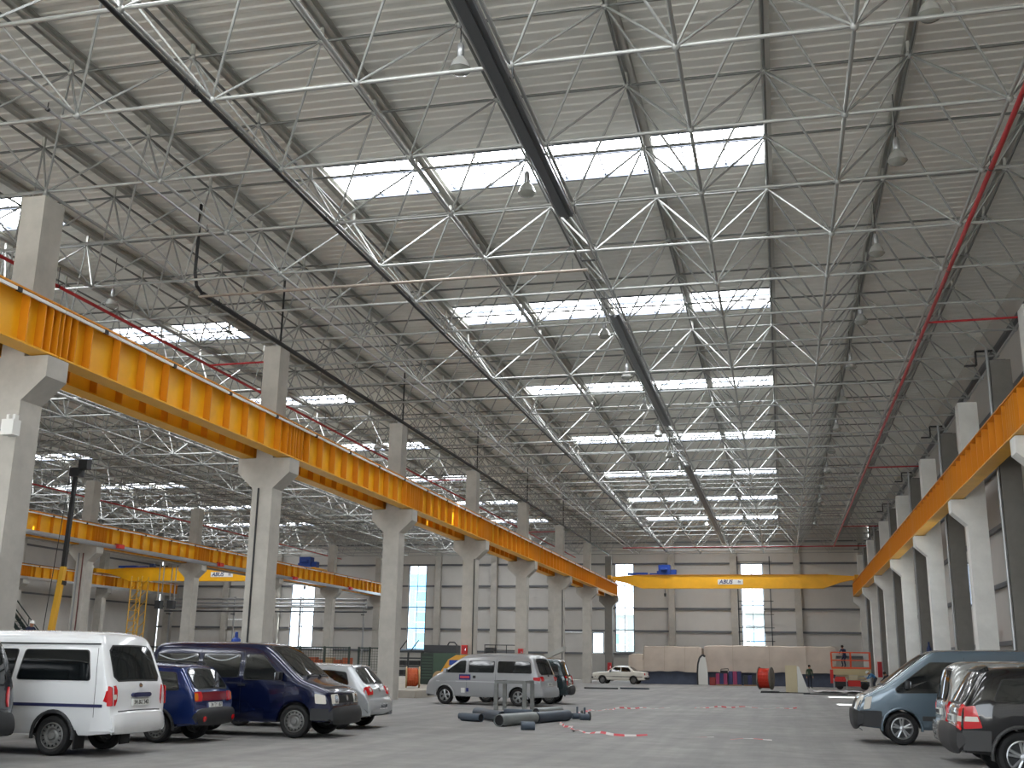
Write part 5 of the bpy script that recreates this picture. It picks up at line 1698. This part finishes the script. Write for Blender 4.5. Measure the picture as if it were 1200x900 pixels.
# ================================================================== PEOPLE
def person(loc, rz, label, shirt, trousers, helmet=None, lean=0.0, knee=0.0, arms='down', hair=(40, 30, 24), s=1.0, group=None):
    """skinned figure facing -Y; lean: torso forward tilt, knee: bend 0..1"""
    th = .44
    sh_ = .43
    ka = knee * 1.15
    knee_y, knee_z = -th * math.sin(ka), sh_ * math.cos(ka * .55) + .09
    ank_y = knee_y + sh_ * math.sin(ka * .55)
    pel_z = knee_z + th * math.cos(ka)
    J, E, RD, B = {}, [], {}, {}
    def j(n, p, r, r2=None):
        J[n] = Vector(p); RD[n] = (r, r2 or r)
    off_y = -ank_y * .6 if knee else 0
    j('pel', (0, 0, pel_z), .135, .11)
    def tor(x, y, z):
        v = Vector((x, y, z))
        c_, s_ = math.cos(lean), math.sin(lean)
        return Vector((v.x, v.y * c_ - v.z * s_, v.y * s_ + v.z * c_)) + J['pel']
    j('spine', tor(0, .01, .2), .125, .10)
    j('chest', tor(0, .01, .38), .15, .115)
    j('neck', tor(0, .0, .53), .055)
    j('head', tor(0, -.03, .64), .085, .095)
    j('crown', tor(0, -.02, .76), .07, .075)
    for a, b in (('pel', 'spine'), ('spine', 'chest'), ('chest', 'neck'), ('neck', 'head'), ('head', 'crown')): E.append((a, b))
    for sd, q in ((-1, 'r'), (1, 'l')):
        j('hip' + q, (sd * .095, 0, pel_z - .05), .095)
        j('knee' + q, (sd * .11, knee_y, knee_z), .062)
        j('ank' + q, (sd * .11, ank_y, .09), .042)
        j('toe' + q, (sd * .12, ank_y - .17, .035), .038)
        E += [('pel', 'hip' + q), ('hip' + q, 'knee' + q), ('knee' + q, 'ank' + q), ('ank' + q, 'toe' + q)]
        S_ = tor(sd * .19, .01, .46)
        j('sho' + q, S_, .062)
        if arms == 'down':
            el, wr = S_ + Vector((sd * .05, .03, -.29)), S_ + Vector((sd * .06, -.05, -.54))
        else:
            el, wr = S_ + Vector((sd * .06, -.12, -.24)), S_ + Vector((sd * -.02, -.36, -.34))
        j('elb' + q, el, .046); j('wri' + q, wr, .032)
        d = (wr - el).normalized()
        pm_ = wr + d * .07
        j('palm' + q, pm_, .04, .022)
        E += [('chest', 'sho' + q), ('sho' + q, 'elb' + q), ('elb' + q, 'wri' + q), ('wri' + q, 'palm' + q)]
        side = d.cross(Vector((sd, 0, 0))).normalized()
        for k in range(4):
            b0 = pm_ + side * (.03 - .02 * k)
            j('f%d%s' % (k, q), b0 + d * (.085 - .012 * abs(k - 1)) + Vector((-sd * .02, 0, 0)), .009)
            E.append(('palm' + q, 'f%d%s' % (k, q)))
        j('thumb' + q, wr + side * .06 + d * .05, .011)
        E.append(('wri' + q, 'thumb' + q))
    names = list(J)
    me = bpy.data.meshes.new('figure')
    me.from_pydata([tuple(J[n]) for n in names], [(names.index(a), names.index(b)) for a, b in E], [])
    ob = bpy.data.objects.new('figure', me)
    COL.objects.link(ob)
    md = ob.modifiers.new('skin', 'SKIN')
    if not me.skin_vertices:
        bm = bmesh.new(); bm.from_mesh(me); bm.verts.layers.skin.verify(); bm.to_mesh(me); bm.free()
    sv = me.skin_vertices[0].data
    for k, n in enumerate(names):
        sv[k].radius = RD[n]
        sv[k].use_root = n == 'pel'
    ss = ob.modifiers.new('sub', 'SUBSURF'); ss.levels = 2; ss.render_levels = 2
    dg = bpy.context.evaluated_depsgraph_get()
    out = bpy.data.meshes.new_from_object(ob.evaluated_get(dg))
    bpy.data.objects.remove(ob)
    M_skin = mat('skin', (176, 128, 100), .6)
    M_shoe = mat('work_shoe', (34, 30, 28), .7)
    out.materials.clear()
    for m in (M_skin, shirt, trousers, M_shoe): out.materials.append(m)
    segs = []
    for a, b in E:
        k = 0 if (b in ('head', 'crown') or b[:4] in ('palm', 'thum') or b[0] == 'f') else 3 if b[:3] == 'toe' else 2 if b[:3] in ('hip', 'kne', 'ank') else 1
        segs.append((J[a], J[b], k))
    for p in out.polygons:
        c = p.center
        best = None
        for a, b, k in segs:
            d = b - a
            t_ = max(0, min(1, (c - a).dot(d) / max(1e-9, d.length_squared)))
            q = (c - (a + d * t_)).length
            if best is None or q < best[0]: best = (q, k)
        p.material_index = best[1]
        p.use_smooth = True
    root = thing('person', loc, rz, label, 'person', group)
    root.scale = (s, s, s)
    body = link('body', out, root)
    # face, ears, hair / helmet follow the head tilt
    hd = J['head']
    R3 = Matrix.Rotation(lean * .7, 3, 'X')
    def H(x, y, z): return hd + R3 @ Vector((x, y, z))
    f = MB()
    f.tube(H(0, -.085, .045), H(0, -.12, .01), .008, 6, r2=.017)
    for sd in (-1, 1):
        f.lathe([(.001, -.03), (.02, -.015), (.022, .015), (.001, .03)], 8, 'Z', H(sd * .095, .0, .02))
    f.build('nose_and_ears', M_skin, body, 60)
    for sd in (-1, 1):
        MB().lathe([(.001, -.012), (.014, 0), (.001, .012)], 8, 'Z', H(sd * .034, -.084, .045)).build('eye', mat('eye_dark', (30, 26, 24), .3), body)
    MB().box(H(0, -.088, -.03), (.045, .012, .01)).build('mouth', mat('lip', (140, 84, 76), .6), body)
    if helmet:
        hp = MB()
        prof_ = [(.13, 0), (.118, .015), (.112, .06), (.08, .115), (.001, .135)]
        hp.lathe(prof_, 18)
        hp.v = [tuple(H(0, -.01, .07) + R3 @ Vector(v_)) for v_ in hp.v]
        hp.build('helmet', helmet, root, 60)
    else:
        hp = MB()
        hp.lathe([(.098, -.05), (.104, .02), (.092, .08), (.05, .115), (.001, .125)], 16)
        hp.v = [tuple(H(0, .022, .055) + R3 @ Vector(v_)) for v_ in hp.v]
        hp.build('hair', mat('hair_dark', hair, .8), root, 60)
    return root
M_cloth_dk = mat('cloth_dark', (44, 46, 56), .9)
M_cloth_nv = mat('cloth_navy', (40, 48, 76), .9)
M_cloth_bl = mat('cloth_blue', (70, 128, 176), .9)
M_cloth_gr = mat('cloth_green', (64, 84, 66), .9)
M_cloth_gy = mat('cloth_grey', (150, 148, 142), .9)
M_hely = mat('helmet_yellow', (226, 180, 40), .35)
M_helw = mat('helmet_white', (224, 224, 220), .35)
person((1.95, 90.5, 0), .3, 'person in dark green work clothes standing before the tarpaulin stack', M_cloth_gr, M_cloth_dk)
person((6.55, 86.2, 0), -1.3, 'person in blue shirt and dark trousers bending down beside the scissor lift', M_cloth_bl, M_cloth_dk, lean=1.0, knee=.35, arms='fwd', helmet=M_helw)
person((7.15, 81.4, 0), -1.1, 'person in dark clothes crouching at the foot of a right column', M_cloth_dk, M_cloth_dk, lean=.7, knee=.8, arms='fwd')
person((7.4, 72.5, 0), -1.2, 'person with a yellow helmet behind the blue-grey van', M_cloth_nv, M_cloth_gy, helmet=M_hely, lean=.2)
person((4.55, 88.6, 1.65), -.6, 'person in navy crouching on the scissor lift platform', M_cloth_nv, M_cloth_nv, lean=.35, knee=.55, arms='fwd')
person((-35.75, 47.12, 1.45), 1.2, 'person with a white helmet leaning on the truck crane deck', M_cloth_nv, M_cloth_nv, helmet=M_helw, lean=.3, arms='fwd')
t = thing('gas_bottle', (7.62, 63.27, 2.1), 0, 'dark blue bottle-shaped can on a bracket by the right columns', 'bottle')
MB().lathe([(.001, 0), (.13, 0), (.13, .55), (.05, .72), (.05, .9), (.001, .92)], 14).build('bottle', mat('bottle_blue', (40, 56, 100), .4), t, 40)
MB().box((0, 0, -.03), (.34, .33, .05)).build('bracket', M_dksteel, t)

# ================================================================== OUTSIDE THE WINDOWS
def building(x, y, w, d, h, m, band, label):
    t = thing('building', (x, y, 0), 0, label, 'building', 'buildings outside')
    MB().box((0, 0, h / 2), (w, d, h)).build('wall', m, t)
    MB().box((0, 0, h + .15), (w + .6, d + .6, .3)).build('roof', M_purlin, t)
    n = max(2, int(w / 3))
    for r in range(max(1, int(h / 3.4))):
        for k in range(n):
            wi = MB().box((-w / 2 + w * (k + .5) / n, -d / 2 - .02, 1.9 + 3.2 * r), (w / n * .7, .06, 1.7)).build('window', M_white, t)
            MB().box((-w / 2 + w * (k + .5) / n, -d / 2 - .06, 1.9 + 3.2 * r), (w / n * .6, .04, 1.5)).build('pane', band, t)
    return t
M_bw = mat('building_white', (206, 206, 204), .8)
M_bb = mat('building_blue', (110, 160, 196), .4)
M_bg = mat('building_teal', (96, 140, 146), .3)
building(-60, 172, 12, 10, 15, M_bb, M_bg, 'tall blue-fronted building seen through the window behind the cable drums')
building(-20, 165, 9, 9, 8.5, mat('building_grey', (120, 128, 128), .8), M_bg, 'white building with teal windows outside the window by the end column')
building(-1.5, 150, 6, 8, 8.2, MATS['building_grey'], M_bb, 'low white building with blue windows outside the window by the ladder')
